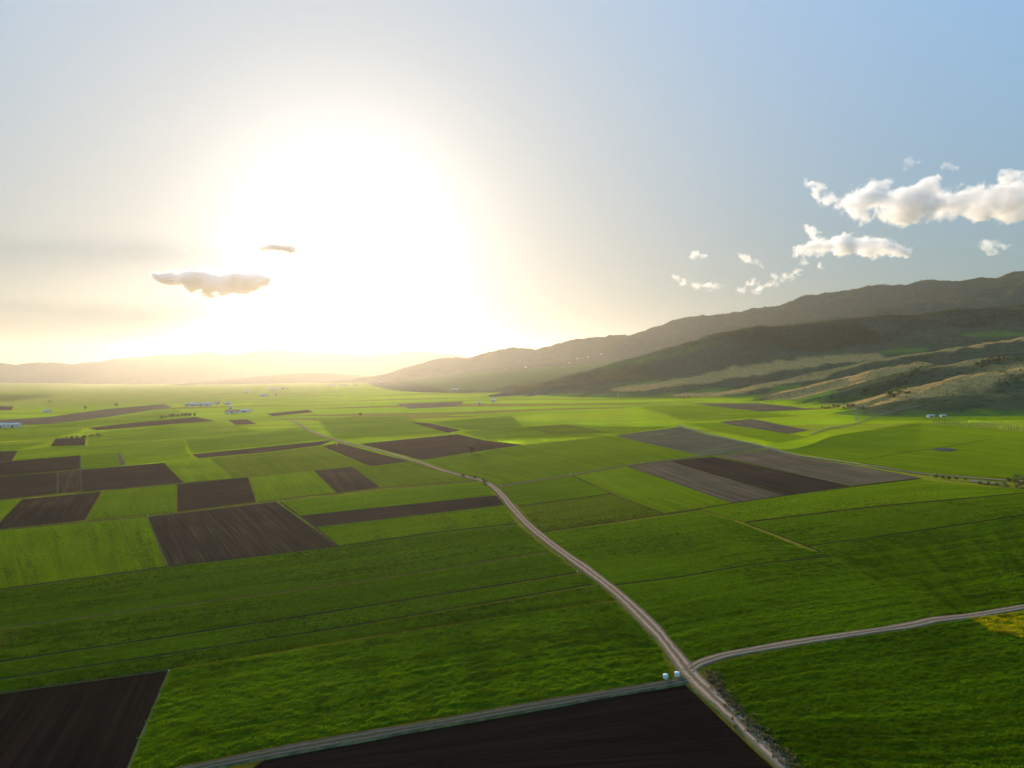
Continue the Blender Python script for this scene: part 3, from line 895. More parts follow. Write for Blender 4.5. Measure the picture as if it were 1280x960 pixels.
# ------------------------------------------------------------------ tracks and margins
def ribbon(name, pl, width, color, mat='track', lift=0.16, crown=0.0, kind='structure', wob=0.12, rut=0.0):
    w = np.array([on_plain(u, v) for u, v in densify(pl)])
    for _ in range(3):
        w[1:-1] = (w[:-2] + 2 * w[1:-1] + w[2:]) / 4
    L = resample(w, 2)[1]
    n = int(np.clip(L / max(1.0, 0.012 * w[:, 1].mean()), 6, 600))
    c, L = resample(w, n)
    tg = np.gradient(c, axis=0)
    tg /= np.linalg.norm(tg, axis=1)[:, None] + 1e-9
    nm = np.stack([-tg[:, 1], tg[:, 0]], 1)
    along = np.linspace(0, L, n)
    k = 11 if width > 2 else 3
    off = np.linspace(-0.5, 0.5, k)
    wid = width * (1 + wob * 2 * fbm(along / 14.0, along * 0, 3, 7))
    P = c[:, None, :] + nm[:, None, :] * (off[None, :, None] * wid[:, None, None])
    z = plain_z(P[..., 0], P[..., 1]) + lift
    z += crown * (0.25 - off[None] ** 2) * 4 - rut * np.exp(-((np.abs(off[None]) - 0.2) / 0.07) ** 2)
    z[:, 0] -= 0.25
    z[:, -1] -= 0.25
    uv = np.stack(np.broadcast_arrays(along[:, None], off[None] + 0.5), -1).reshape(-1, 2)
    o = mesh_obj(name, np.concatenate([P, z[..., None]], -1), grid_faces(n, k)[:, ::-1].copy(), M[mat], smooth=True, color=color, uv=uv)
    return tag(o, kind=kind)


ribbon('dirt_road', RD, 5.5, (0.37, 0.245, 0.155, 0.4), lift=0.42, crown=0.10, rut=0.10)
ribbon('gravel_track', [(858, 842), (868, 834), (885, 827), (910, 820), (950, 813), (1000, 804.5), (1050, 797), (1100, 789.5), (1130, 785), (1150, 781), (1165, 777),
                        (1185, 774.5), (1210, 772), (1240, 767), (1280, 760), (1340, 750), (1420, 737)], 4.6, (0.28, 0.20, 0.13, 0.4), lift=0.40, crown=0.1, rut=0.08)
ribbon('farm_track', [(862, 850), (845, 855), (800, 862), (750, 870.5), (700, 879), (640, 889.5), (560, 904), (480, 918), (400, 932), (330, 945), (270, 957), (200, 972)],
       4.4, (0.095, 0.085, 0.062, 1.0), lift=0.40, crown=0.05, rut=0.08)
ribbon('hillfoot_track', [(845, 531), (862, 536), (880, 541.5), (920, 550), (950, 556), (975, 564), (1000, 570), (1050, 576.5), (1100, 584), (1150, 592), (1200, 596),
                          (1250, 600), (1300, 603)], 4.5, (0.26, 0.22, 0.165, 0.3), lift=0.45)
ribbon('field_path', [(624, 609), (715, 594), (785, 582.5), (877, 570.5), (965, 558.5)], 3.0, (0.22, 0.18, 0.11, 1.0), lift=0.4)
ribbon('slope_path', [(1012, 544), (1030, 537), (1050, 533), (1068, 530), (1085, 525), (1110, 523), (1150, 521)], 3.0, (0.24, 0.20, 0.14, 0.5), lift=0.5)
for k, (pl, w, c) in enumerate([
        ([(0, 785.5), (427, 731.5), (688, 691)], 1.2, (0.11, 0.12, 0.03, 1)),
        ([(0, 828), (427, 764), (723, 717)], 1.4, (0.016, 0.024, 0.008, 1)),
        ([(0, 850), (427, 786), (739, 732)], 1.0, (0.02, 0.03, 0.008, 1)),
        ([(0, 737.5), (208, 709.5), (424, 684.5), (540, 667.5), (646, 655)], 1.5, (0.03, 0.036, 0.014, 1)),
        ([(0, 664.5), (185, 647.8), (345, 629)], 2.2, (0.12, 0.105, 0.045, 1)),
        ([(0, 625), (102, 615), (222, 605.5), (310, 598)], 2.2, (0.12, 0.11, 0.05, 1)),
        ([(0, 596.5), (100, 588), (205, 579)], 2.2, (0.11, 0.105, 0.05, 1)),
        ([(185, 648), (209, 710)], 1.2, (0.10, 0.10, 0.04, 1)),
        ([(72, 591), (72, 617)], 1.6, (0.10, 0.10, 0.05, 1)), ([(100, 569), (100, 588), (103, 615)], 1.8, (0.10, 0.10, 0.05, 1)),
        ([(648, 633), (762, 617.5)], 1.6, (0.015, 0.026, 0.006, 1)), ([(716, 595), (763, 617.5), (829, 642.5)], 1.6, (0.015, 0.026, 0.006, 1)),
        ([(675, 666), (829, 644), (874, 637.5), (915, 629.5)], 1.6, (0.018, 0.03, 0.006, 1)),
        ([(769, 733), (850, 723), (940, 707), (1037, 697)], 1.0, (0.02, 0.035, 0.006, 1)),
        ([(931, 654), (1011, 684), (1037, 697)], 1.3, (0.018, 0.028, 0.008, 1)),
        ([(1011, 684), (1130, 667), (1335, 635)], 1.5, (0.012, 0.020, 0.005, 1)),
        ([(931, 654), (1010, 644), (1100, 633), (1330, 611.5)], 1.4, (0.012, 0.022, 0.005, 1)),
        ([(915, 629), (1000, 617), (1150, 598)], 1.8, (0.035, 0.035, 0.015, 1)),
        ([(1080, 574), (1140, 563), (1180, 559), (1240, 548)], 2.0, (0.02, 0.035, 0.008, 1)),
        ([(322, 629), (420, 617.5), (476, 610.5), (598, 601)], 1.6, (0.10, 0.10, 0.04, 1)),
        ([(350, 628.5), (376, 647), (396, 661), (424, 684)], 1.2, (0.06, 0.07, 0.025, 1)),
        ([(376, 646.5), (621, 619.5)], 1.2, (0.09, 0.10, 0.03, 1)), ([(396, 660.5), (631, 631.5)], 1.2, (0.09, 0.10, 0.03, 1)),
        ([(0, 555), (50, 552), (75, 550)], 3.0, (0.05, 0.05, 0.025, 1)), ([(640, 538), (705, 532), (765, 539)], 3.0, (0.045, 0.045, 0.025, 1)),
        ([(530, 576), (590, 567), (655, 557.5), (767, 545)], 2.0, (0.09, 0.10, 0.03, 1)),
        ([(212, 838), (190, 890), (143, 1005)], 0.9, (0.10, 0.12, 0.03, 1)), ([(0, 867), (211, 838)], 0.9, (0.05, 0.06, 0.02, 1))]):
    ribbon('grass_margin', pl, w * 0.85, c, lift=0.30, wob=0.3)

# ------------------------------------------------------------------ wrapped bales, posts
def lathe(prof, n=16):
    v, f = [], []
    for r, z in prof:
        for k in range(n):
            a = 2 * math.pi * k / n
            v.append((r * math.cos(a), r * math.sin(a), z))
    for j in range(len(prof) - 1):
        for k in range(n):
            f.append((j * n + k, j * n + (k + 1) % n, (j + 1) * n + (k + 1) % n, (j + 1) * n + k))
    f.append(tuple(range(n - 1, -1, -1)))
    f.append(tuple((len(prof) - 1) * n + k for k in range(n)))
    return v, f


def box(x0, x1, y0, y1, z0, z1):
    v = [(x0, y0, z0), (x1, y0, z0), (x1, y1, z0), (x0, y1, z0), (x0, y0, z1), (x1, y0, z1), (x1, y1, z1), (x0, y1, z1)]
    f = [(0, 3, 2, 1), (4, 5, 6, 7), (0, 1, 5, 4), (1, 2, 6, 5), (2, 3, 7, 6), (3, 0, 4, 7)]
    return v, f


def join(parts):
    v, f = [], []
    for a, b in parts:
        o = len(v)
        v += list(a)
        f += [tuple(i + o for i in q) for q in b]
    return v, f


def place(u, v, lift=0.0):
    x, y = on_plain(u, v)
    return Vector((x, y, float(plain_z(np.array([x]), np.array([y]))[0]) + lift))


def drop(u, v, lift=0.0):
    """first point of the land seen through a pixel."""
    d = pix_dir(u, v)
    t = np.geomspace(120, 17000, 4000)
    z, _ = land(d[0] * t, d[1] * t)
    hit = np.nonzero(CAM_H + d[2] * t < z)[0]
    k = hit[0] if len(hit) else len(t) - 1
    return Vector((d[0] * t[k], d[1] * t[k], float(z[k]) + lift))


BV, BF = lathe([(0.50, 0.0), (0.62, 0.05), (0.66, 0.2), (0.67, 0.6), (0.66, 1.0), (0.60, 1.15), (0.42, 1.2)], 20)
for k, (u, v, rz, lab) in enumerate([(832, 850.0, 0.4, 'white wrapped bale at the track verge, set back from the road'),
                                     (846.5, 847.2, 1.3, 'white wrapped bale beside the dirt road at the junction')]):
    e = empty('wrapped_bale', place(u, v, 0.2), rz)
    tag(e, lab, 'bale', 'wrapped bales at the road junction')
    mesh_obj('film_wrap', BV, BF, M['wrap'], e, smooth=True)
    tv, tf = lathe([(0.30, 1.2), (0.28, 1.23), (0.1, 1.25)], 12)
    mesh_obj('twisted_end', tv, tf, M['wrap'], e, smooth=True)

pv, pf = join([box(-0.14, 0.14, -0.14, 0.14, 0, 1.25)])
cv, cf = lathe([(0.24, 1.25), (0.26, 1.30), (0.18, 1.38), (0.04, 1.42)], 10)
for u, v, sc, lab in [(721.5, 717.5, 1.0, 'small white marker stone beside the dirt road and the long dark field'),
                      (211, 841, 0.7, 'small white marker stone at the corner of the near ploughed field'),
                      (185, 648, 1.5, 'white marker stone at the corner of the ploughed field and fresh green field'),
                      (347.5, 628.5, 1.3, 'white marker stone at the back corner of the large ploughed field'),
                      (421, 556.5, 2.2, 'white marker stone left of the road among brown fields'),
                      (431.5, 554.3, 2.2, 'white marker stone touching the road edge among brown fields'),
                      (713.5, 594.2, 1.6, 'white marker stone where the field path meets a dark ditch'),
                      (802, 580.5, 1.6, 'white marker stone on the field path by the brown fields'),
                      (1014, 537.8, 2.2, 'white marker stone at the bottom of the slope path'),
                      (566, 541.8, 2.2, 'pale marker stone at the tip of the brown field strips')]:
    e = empty('marker_stone', place(u, v, 0.1), random.Random(u).uniform(0, 3))
    e.scale = (sc * 0.65,) * 3
    tag(e, lab, 'marker stone', 'boundary stones on the field corners')
    mesh_obj('shaft', pv, pf, M['white_wall'], e)
    mesh_obj('cap', cv, cf, M['white_wall'], e, smooth=True)

# ------------------------------------------------------------------ farm buildings
def gable_house(loc, rz, L, W, H, rise, wall, roof, label, group, name='barn', doors=1, windows=4, cat='barn'):
    e = empty(name, loc, rz)
    tag(e, label, cat, group)
    v = [(-L / 2, -W / 2, -1.5), (L / 2, -W / 2, -1.5), (L / 2, W / 2, -1.5), (-L / 2, W / 2, -1.5), (-L / 2, -W / 2, H), (L / 2, -W / 2, H),
         (L / 2, W / 2, H), (-L / 2, W / 2, H), (-L / 2, 0, H + rise), (L / 2, 0, H + rise)]
    f = [(0, 1, 5, 4), (2, 3, 7, 6), (1, 2, 6, 9, 5), (3, 0, 4, 8, 7), (0, 3, 2, 1)]
    mesh_obj('wall', v, f, M[wall], e)
    o = 0.6
    for s in (-1, 1):
        dz = rise / (W / 2) * o
        a = [(-L / 2 - o, s * (W / 2 + o), H - dz + 0.06), (L / 2 + o, s * (W / 2 + o), H - dz + 0.06), (L / 2 + o, 0, H + rise + 0.06), (-L / 2 - o, 0, H + rise + 0.06)]
        b_ = [(p[0], p[1], p[2] + 0.22) for p in a]
        ff = [(0, 1, 2, 3), (7, 6, 5, 4), (0, 4, 5, 1), (1, 5, 6, 2), (2, 6, 7, 3), (3, 7, 4, 0)]
        mesh_obj('roof_slope', a + b_, ff, M[roof], e)
    for k in range(doors):
        x = (k + 0.5) / doors * L - L / 2
        mesh_obj('door', *box(x - 1.6, x + 1.6, -W / 2 - 0.05, -W / 2 + 0.1, 0, min(H - 0.4, 3.2)), M['dark'], e)
    for k in range(windows):
        x = (k + 0.5) / windows * L - L / 2 + 0.9
        mesh_obj('window', *box(x + 0.9, x + 2.0, -W / 2 - 0.04, -W / 2 + 0.1, H * 0.45, H * 0.8), M['dark'], e)
    return e


def gh(u, v, rz, L, W, H, rise, wall, roof, label, group, fn=drop, **k):
    return gable_house(fn(u, v, 0.0), R(rz), L, W, H, rise, wall, roof, label, group, **k)


G_FARM, G_VIL, G_SLOPE, G_HUT = 'buildings of the roadside farm', 'buildings of the far village', 'houses on the far slope', 'huts below the bare hills'
gh(3, 534, 8, 58, 14, 5.5, 2.2, 'white_wall', 'sheet', 'long white barn with pale sheet roof on the plain, cut by the picture edge', None, fn=place, doors=3, windows=8)
gh(59, 515.5, 5, 16, 9, 5, 1.8, 'white_wall', 'sheet', 'small lone pale barn in the hazy far plain', None, fn=place)
gh(234, 508, 12, 9, 9, 7, 1.5, 'white_wall', 'sheet', 'narrow white store at the end of the farm barn row', G_FARM, fn=place, windows=1)
gh(242.5, 507.8, 5, 22, 14, 7, 2.6, 'white_wall', 'sheet', 'wide white barn next to the narrow store in the farm row', G_FARM, fn=place)
gh(251, 507.5, 5, 6, 7, 7, 1.2, 'white_wall', 'sheet', 'slim white silo house between the two wide farm barns', G_FARM, fn=place, windows=1)
gh(259.5, 507.2, 5, 24, 14, 7, 2.6, 'white_wall', 'sheet', 'wide white barn in the middle of the farm row', G_FARM, fn=place)
gh(271.5, 505.8, -10, 15, 9, 6, 2.6, 'cream_wall', 'tile', 'tile roofed farmhouse behind the farm row', G_FARM, fn=place, name='farmhouse', cat='house')
gh(285, 505.5, 8, 20, 10, 5, 1.8, 'cream_wall', 'sheet', 'low cream shed at the far end of the farm row', G_FARM, fn=place)
gh(288.5, 511, 20, 8, 8, 5.5, 1.6, 'white_wall', 'sheet', 'small bright white shed above the tile roofed stable', G_FARM, fn=place, windows=1)
gh(291, 516.5, 4, 32, 12, 5, 3.2, 'cream_wall', 'tile', 'long stable with red tile roof in front of the farm', G_FARM, fn=place, name='stable', cat='stable')
gh(306, 515, 4, 26, 12, 4.5, 2.0, 'white_wall', 'sheet', 'low white shed beside the tile roofed stable', G_FARM, fn=place)
for u, v, L, rf, lab in [(330, 495, 34, 'sheet', 'pale sheet roofed shed in front of the far village'), (345.5, 494, 14, 'tile', 'small tile roofed house in front of the far village'),
                         (341, 487, 60, 'sheet', 'very long low shed in the far village under the sun'), (353.5, 486, 16, 'tile', 'tile roofed house right of the very long village shed'),
                         (359, 485.6, 20, 'sheet', 'sheet roofed barn at the end of the far village'), (309, 491, 24, 'sheet', 'lone sheet roofed barn left of the far village')]:
    gh(u, v, random.Random(u).uniform(-12, 12), L, 11, 6, 2.2, 'white_wall', rf, lab, G_VIL, fn=place, windows=2)
for u, v, L, rf, lab in [(415, 482, 46, 'sheet', 'wide shed at the foot of the hazy ridge, first of the row'), (431, 481.5, 34, 'sheet', 'pale shed second in the row under the hazy ridge'),
                         (441.5, 480.6, 26, 'tile', 'tile roofed house in the middle of the row under the hazy ridge'), (447, 480.8, 18, 'tile', 'small tile roofed house beside the middle house of the row'),
                         (477, 478.5, 40, 'sheet', 'long shed last in the row under the hazy ridge')]:
    gh(u, v, random.Random(u).uniform(-12, 12), L, 14, 8, 3, 'white_wall', rf, lab, G_VIL, fn=drop, windows=2)
gh(568.5, 488.0, 6, 26, 11, 6, 2, 'white_wall', 'sheet', 'lone white barn at the end of the pale slope track', None, fn=drop)
gh(599, 505.0, 0, 9, 8, 4.5, 1.6, 'white_wall', 'sheet', 'small white hut below the tip of the wooded hill', G_HUT, fn=place, windows=1, name='hut', cat='hut')
gh(616.5, 502.5, 15, 11, 9, 6, 2.0, 'white_wall', 'sheet', 'white tall hut against the wooded hill edge', G_HUT, fn=place, windows=1, name='hut', cat='hut')
for u, v, lab in [(712, 454, 'lowest small house on the hazy mountain slope'), (722, 449, 'small house above the lowest one on the hazy slope'), (735, 447, 'small pale house near the slope village middle'),
                  (752, 443, 'highest small house on the hazy mountain slope'), (657, 459, 'lone small house low on the rounded hazy hill')]:
    gh(u, v, 10, 15, 10, 5, 2.5, 'cream_wall', 'tile', lab, G_SLOPE, fn=drop, windows=2, name='house', cat='house')
gh(1163, 521.5, 6, 9.0, 5.5, 2.4, 0.9, 'white_wall', 'sheet', 'white hut at the upper corner of the vineyard', G_HUT, fn=drop, windows=2, name='hut', cat='hut')
gh(1178.5, 521.3, 2, 6.5, 4.5, 2.2, 0.8, 'white_wall', 'sheet', 'smaller white hut beside the vineyard top row', G_HUT, fn=drop, windows=1, name='hut', cat='hut')

# ------------------------------------------------------------------ power line masts
def tube(a, b, r):
    a, b = Vector(a), Vector(b)
    d = (b - a).normalized()
    s = d.orthogonal().normalized()
    t = d.cross(s)
    v = []
    for p in (a, b):
        for k in range(4):
            an = math.pi / 2 * k
            v.append(tuple(p + (s * math.cos(an) + t * math.sin(an)) * r))
    return v, [(0, 1, 5, 4), (1, 2, 6, 5), (2, 3, 7, 6), (3, 0, 4, 7), (3, 2, 1, 0), (4, 5, 6, 7)]


def mast(loc, h, label, rz=0.0):
    e = empty('power_mast', loc, rz)
    tag(e, label, 'power mast', 'power line masts by the hills')
    w0, w1 = 1.5, 0.35
    for sx in (-1, 1):
        for sy in (-1, 1):
            mesh_obj('leg', *tube((sx * w0, sy * w0, -1), (sx * w1, sy * w1, h), 0.16), M['steel'], e)
    br = []
    n = 8
    for k in range(n):
        z0, z1 = h * k / n, h * (k + 1) / n
        q0, q1 = w0 + (w1 - w0) * k / n, w0 + (w1 - w0) * (k + 1) / n
        for (a, b) in (((-1, -1), (1, -1)), ((1, -1), (1, 1)), ((1, 1), (-1, 1)), ((-1, 1), (-1, -1))):
            br.append(tube((a[0] * q0, a[1] * q0, z0), (b[0] * q1, b[1] * q1, z1), 0.08))
    mesh_obj('lattice', *join(br), M['steel'], e)
    for zz, half in ((h * 0.80, 3.6), (h * 0.93, 2.8)):
        mesh_obj('cross_arm', *join([tube((-half, 0, zz), (half, 0, zz), 0.16), tube((-half, 0, zz), (0, 0, zz + 1.3), 0.1), tube((half, 0, zz), (0, 0, zz + 1.3), 0.1)]), M['steel'], e)
    for sx in (-1, 1):
        mesh_obj('insulator', *lathe([(0.12, h * 0.80 - 1.5), (0.2, h * 0.80 - 0.9), (0.1, h * 0.80)], 6), M['steel'], e).location.x = sx * 3.5
    return e


mast(drop(1070.5, 525.5), 22, 'steel lattice power mast beside the slope path under the hills', 0.4)
mast(drop(772.5, 496.0), 26, 'faint lattice power mast in front of the green hollow', 0.2)

# ------------------------------------------------------------------ trees and shrubs
def leaves(rng, centers, n, size, squash=1.0):
    """n leaf clumps spread through ellipsoids (centre, radius)."""
    v, f = [], []
    for k in range(n):
        c, r = centers[k % len(centers)]
        while True:
            p = Vector((rng.uniform(-1, 1), rng.uniform(-1, 1), rng.uniform(-1, 1)))
            if 0.12 < p.length < 1:
                break
        p = p.normalized() * (p.length ** 0.45) * r * rng.uniform(0.75, 1.1)
        p.z *= squash
        p += Vector(c)
        a = Vector((rng.gauss(0, 1), rng.gauss(0, 1), rng.gauss(0, 1))).normalized()
        b = a.orthogonal().normalized()
        s = size * rng.uniform(0.6, 1.4)
        b2 = a.cross(b)
        o = len(v)
        v += [tuple(p - b * s), tuple(p + b2 * s * 0.55 + a * s * 0.2), tuple(p + b * s), tuple(p - b2 * s * 0.55 + a * s * 0.1)]
        f.append((o, o + 1, o + 2, o + 3))
    return v, f


def limb(p0, p1, r0, r1, n=6):
    a, b = Vector(p0), Vector(p1)
    d = (b - a).normalized()
    s = d.orthogonal().normalized()
    t = d.cross(s)
    v = []
    for p, r in ((a, r0), (b, r1)):
        for k in range(n):
            an = 2 * math.pi * k / n
            v.append(tuple(p + (s * math.cos(an) + t * math.sin(an)) * r))
    f = [(k, (k + 1) % n, n + (k + 1) % n, n + k) for k in range(n)]
    f.append(tuple(range(n, 2 * n)))
    return v, f


def grow(rng, p, d, length, r, depth, out, tips, spread=0.6):
    q = p + d * length
    out.append(limb(p, q, r, r * 0.66, 5 if depth > 1 else 3))
    if depth == 0:
        tips.append(q)
        return
    for k in range(rng.choice((2, 3, 3))):
        nd = (d + Vector((rng.gauss(0, spread), rng.gauss(0, spread), rng.gauss(0.12, spread * 0.6)))).normalized()
        grow(rng, p + d * length * rng.uniform(0.6, 1.0), nd, length * rng.uniform(0.6, 0.82), r * 0.6, depth - 1, out, tips, spread)


def tree(name, loc, h, label, cat, seed, leaf='leaf', nleaf=1500, group=None, bare=False, rz=0.0, leaf_size=0.38):
    rng = random.Random(seed)
    e = empty(name, loc, rz)
    tag(e, label, cat, group)
    out, tips = [], []
    out.append(limb((0, 0, -0.4), (0, 0, h * 0.22), h * 0.035, h * 0.027, 8))
    for k in range(5):
        a = k * 1.256 + rng.uniform(-0.3, 0.3)
        d = Vector((math.cos(a) * 0.6, math.sin(a) * 0.6, 1)).normalized()
        grow(rng, Vector((0, 0, h * rng.uniform(0.15, 0.22))), d, h * 0.24, h * 0.017, 4 if bare else 3, out, tips, 0.5 if bare else 0.45)
    mesh_obj('trunk', *join(out), M['bark'], e)
    cen = [(t, h * 0.10) for t in tips]
    v, f = leaves(rng, cen, nleaf, leaf_size)
    mesh_obj('crown', v, f, M[leaf], e)
    return e


tree('broad_tree', place(589.5, 566.5), 10.0, 'lone round tree at the edge of the brown field', 'tree', 4, 'leaf_spring', 3200, leaf_size=0.30)
tree('bare_tree', place(1273, 604.5), 9.0, 'nearly bare tree beside the ditch and hillfoot track', 'tree', 9, 'leaf_brown', 260, bare=True, leaf_size=0.18)


def shrub_mesh(seed, n, size):
    rng = random.Random(seed)
    cen = [((rng.uniform(-0.6, 0.6), rng.uniform(-0.6, 0.6), rng.uniform(0.35, 0.8)), rng.uniform(0.3, 0.55)) for _ in range(7)]
    v, f = leaves(rng, cen, n, size)
    st = [limb((0, 0, -0.3), (rng.uniform(-0.5, 0.5), rng.uniform(-0.5, 0.5), rng.uniform(0.4, 0.8)), 0.04, 0.015, 4) for _ in range(5)]
    return (v, f), join(st)


SHRUBS = []
for k in range(4):
    (v, f), (sv, sf) = shrub_mesh(50 + k, 420, 0.11)
    a, b = bpy.data.meshes.new('foliage'), bpy.data.meshes.new('stem')
    a.from_pydata(v, [], f)
    b.from_pydata(sv, [], sf)
    b.materials.append(M['bark'])
    SHRUBS.append((a, b))
LEAFVAR = {}
for k, (a, b) in enumerate(SHRUBS):
    for mname in ('leaf', 'leaf_spring', 'leaf_brown'):
        c = a.copy()
        c.materials.append(M[mname])
        LEAFVAR[(k, mname)] = c


def shrub(loc, r, h, label, group, mname='leaf', seed=0, name='shrub', cat='shrub'):
    e = empty(name, loc, seed * 1.7)
    e.scale = (r, r, h)
    tag(e, label, cat, group)
    k = seed % 4
    for nm, me in (('foliage', LEAFVAR[(k, mname)]), ('stem', SHRUBS[k][1])):
        o = bpy.data.objects.new(nm, me)
        COL.objects.link(o)
        o.parent = e
    return e


sd = 0
for pl, fn, r, mn, lab, grp in [
        ([(604, 601), (607, 604.5), (606.5, 607)], place, 1.7, 'leaf_brown', 'brown thicket shrub where the dirt road bends', 'shrubs at the road bend'),
        ([(588, 597), (594, 598.5), (580, 596.5)], place, 1.6, 'leaf', 'low shrub along the road before its bend', 'shrubs before the road bend'),
        ([(78, 550), (83, 549.3), (90, 549), (97, 548.6), (103, 548.2), (106, 547.8)], place, 3.0, 'leaf_brown', 'dark shrub along the back of the small dark field', 'shrubs behind the small dark field'),
        ([(113, 547), (117, 546), (121, 545), (125, 546)], place, 3.0, 'leaf_spring', 'dry yellowish shrub past the small dark field', 'yellowish shrubs on the plain'),
        ([(202, 523), (207, 522), (212, 521), (217, 521), (222, 520.5), (227, 520), (232, 520), (238, 519.5), (243, 519.5)], place, 4.5, 'leaf', 'tree in the hedge line behind the brown strip', 'hedge trees behind the brown strip'),
        ([(61.5, 503), (145, 507), (451, 518.5), (106, 511)], place, 6.0, 'leaf', 'lone dark tree standing in the hazy plain', 'lone trees in the hazy plain'),
        ([(1064, 510), (1068, 508), (1072, 511), (1060, 512), (1078, 512)], drop, 4.0, 'leaf_brown', 'brown shrub in the clump by the power mast', 'shrubs by the power mast'),
        ([(1028, 510), (1036, 510.5), (1042, 508), (1048, 509), (1055, 511), (1031, 511)], drop, 3.0, 'leaf', 'green shrub in the row at the foot of the bare hill', 'shrubs at the hill foot'),
        ([(1082, 493), (1086, 495), (1080, 496), (1084, 490)], drop, 5.5, 'leaf_brown', 'brown shrub in the shaded hollow between spurs', 'hollow shrubs'),
        ([(1118, 497), (1124, 492), (1130, 487), (1122, 484), (1137, 477), (1128, 473), (1115, 490), (1140, 470), (1146, 465), (1133, 480), (1150, 461), (1112, 496), (1119, 480)], drop, 6.0, 'leaf',
         'dark shrub in the shaded gully between the golden crests', 'gully shrubs'),
        ([(1133, 492.5), (1136, 491.5)], drop, 4.0, 'leaf_spring', 'yellow lit shrub on the golden crest', 'yellow shrubs on the crest'),
        ([(1222, 456), (1228, 454), (1235, 453), (1242, 452), (1249, 451), (1254, 449), (1232, 457), (1226, 459), (1240, 449), (1247, 447)], drop, 6.0, 'leaf_brown', 'shrub on the round scrubby knoll', 'shrubs on the knoll'),
        ([(1250, 466), (1254, 465.5), (1256, 463.5), (1275, 462.8), (1064, 468), (1248, 464.5)], drop, 2.4, 'leaf', 'tiny dark bush on a golden crest', 'bushes on the golden crests'),
        ([(1261, 483), (1258, 480), (1270, 500), (1265, 470)], drop, 3.0, 'leaf', 'dark bush on the shaded front slope', 'bushes on the shaded slope'),
        ([(855, 497), (860, 496.5), (850, 497.5)], drop, 3.5, 'leaf_brown', 'small brown bush at the end of the thin golden crest', 'bushes at the crest end'),
        ([(1262, 601), (1268, 603), (1276, 607), (1281, 605), (1256, 605), (1245, 606), (1236, 605), (1226, 604), (1278, 611), (1270, 609), (1282, 600), (1260, 608)], place, 1.9, 'leaf_brown',
         'brown brush beside the water ditch at the bare tree', 'brush along the ditch'),
        ([(1170, 596.5), (1178, 597.5), (1187, 598.5), (1196, 599.2), (1206, 599.6)], place, 1.8, 'leaf', 'dark green brush along the hillfoot track', 'brush along the hillfoot track')]:
    for (u, v) in pl:
        sd += 1
        rr = random.Random(sd)
        q = r * rr.uniform(0.75, 1.25)
        shrub(fn(u, v, -0.1), q, q * rr.uniform(0.9, 1.3), lab, grp, mn, sd, 'tree' if 'tree' in lab and 'lone' in lab else 'shrub', 'tree' if lab.startswith(('tree', 'lone')) else 'shrub')

# woods and scrub on the hills: far too many stems to count
def scatter(name, pos, scl, proto, kind='stuff', tint=None):
    me = bpy.data.meshes.new(name)
    me.vertices.add(len(pos))
    me.vertices.foreach_set('co', np.asarray(pos, np.float32).ravel())
    at = me.attributes.new('sz', 'FLOAT', 'POINT')
    at.data.foreach_set('value', np.asarray(scl, np.float32))
    at2 = me.attributes.new('tint', 'FLOAT', 'POINT')
    at2.data.foreach_set('value', np.asarray(tint if tint is not None else np.full(len(pos), 0.5), np.float32))
    o = bpy.data.objects.new(name, me)
    COL.objects.link(o)
    ng = bpy.data.node_groups.new(name, 'GeometryNodeTree')
    ng.interface.new_socket('Geometry', in_out='INPUT', socket_type='NodeSocketGeometry')
    ng.interface.new_socket('Geometry', in_out='OUTPUT', socket_type='NodeSocketGeometry')
    N = ng.nodes
    gi, go = N.new('NodeGroupInput'), N.new('NodeGroupOutput')
    oi = N.new('GeometryNodeObjectInfo')
    oi.inputs['Object'].default_value = proto
    io = N.new('GeometryNodeInstanceOnPoints')
    rv = N.new('FunctionNodeRandomValue')
    rv.data_type = 'FLOAT_VECTOR'
    rv.inputs[1].default_value = (0.1, 0.1, 6.28)
    na = N.new('GeometryNodeInputNamedAttribute')
    na.data_type = 'FLOAT'
    na.inputs['Name'].default_value = 'sz'
    L = ng.links
    L.new(gi.outputs[0], io.inputs['Points'])
    L.new(oi.outputs['Geometry'], io.inputs['Instance'])
    L.new(rv.outputs[0], io.inputs['Rotation'])
    L.new(na.outputs[0], io.inputs['Scale'])
    L.new(io.outputs[0], go.inputs[0])
    md = o.modifiers.new('scatter', 'NODES')
    md.node_group = ng
    return tag(o, kind=kind)


def wood_proto(name, seed, mat, n=46):
    """one far tree: stem and clumped crown, about one unit tall, kept under the ground of the hills"""
    rng = random.Random(seed)
    cen = [((rng.uniform(-0.22, 0.22), rng.uniform(-0.22, 0.22), rng.uniform(0.45, 0.85)), rng.uniform(0.16, 0.28)) for _ in range(5)]
    v, f = leaves(rng, cen, n, 0.13)
    sv, sf = limb((0, 0, -0.1), (0, 0, 0.6), 0.035, 0.02, 4)
    k = len(v)
    me = bpy.data.meshes.new(name)
    me.from_pydata(v + sv, [], f + [tuple(i + k for i in q) for q in sf])
    me.materials.append(mat)
    return me


nrng = np.random.default_rng(8)
areas = (np.abs(np.gradient(XX, axis=1)) * np.abs(np.gradient(YY, axis=0)))
vis = (UU > -20) & (UU < 1310) & (HILL > 9)


def pick(weight, count):
    w = (weight * areas * vis).ravel()
    w = w / w.sum()
    idx = nrng.choice(len(w), size=count, p=w)
    r, c = idx // nc, idx % nc
    fr, fc = nrng.random(count) - 0.5, nrng.random(count) - 0.5
    y = ys[r] * (1 + fr * 0.003)
    t = ts[c] + fc * 0.0018
    x = t * y
    z, h = land(x, y)
    return x, y, z


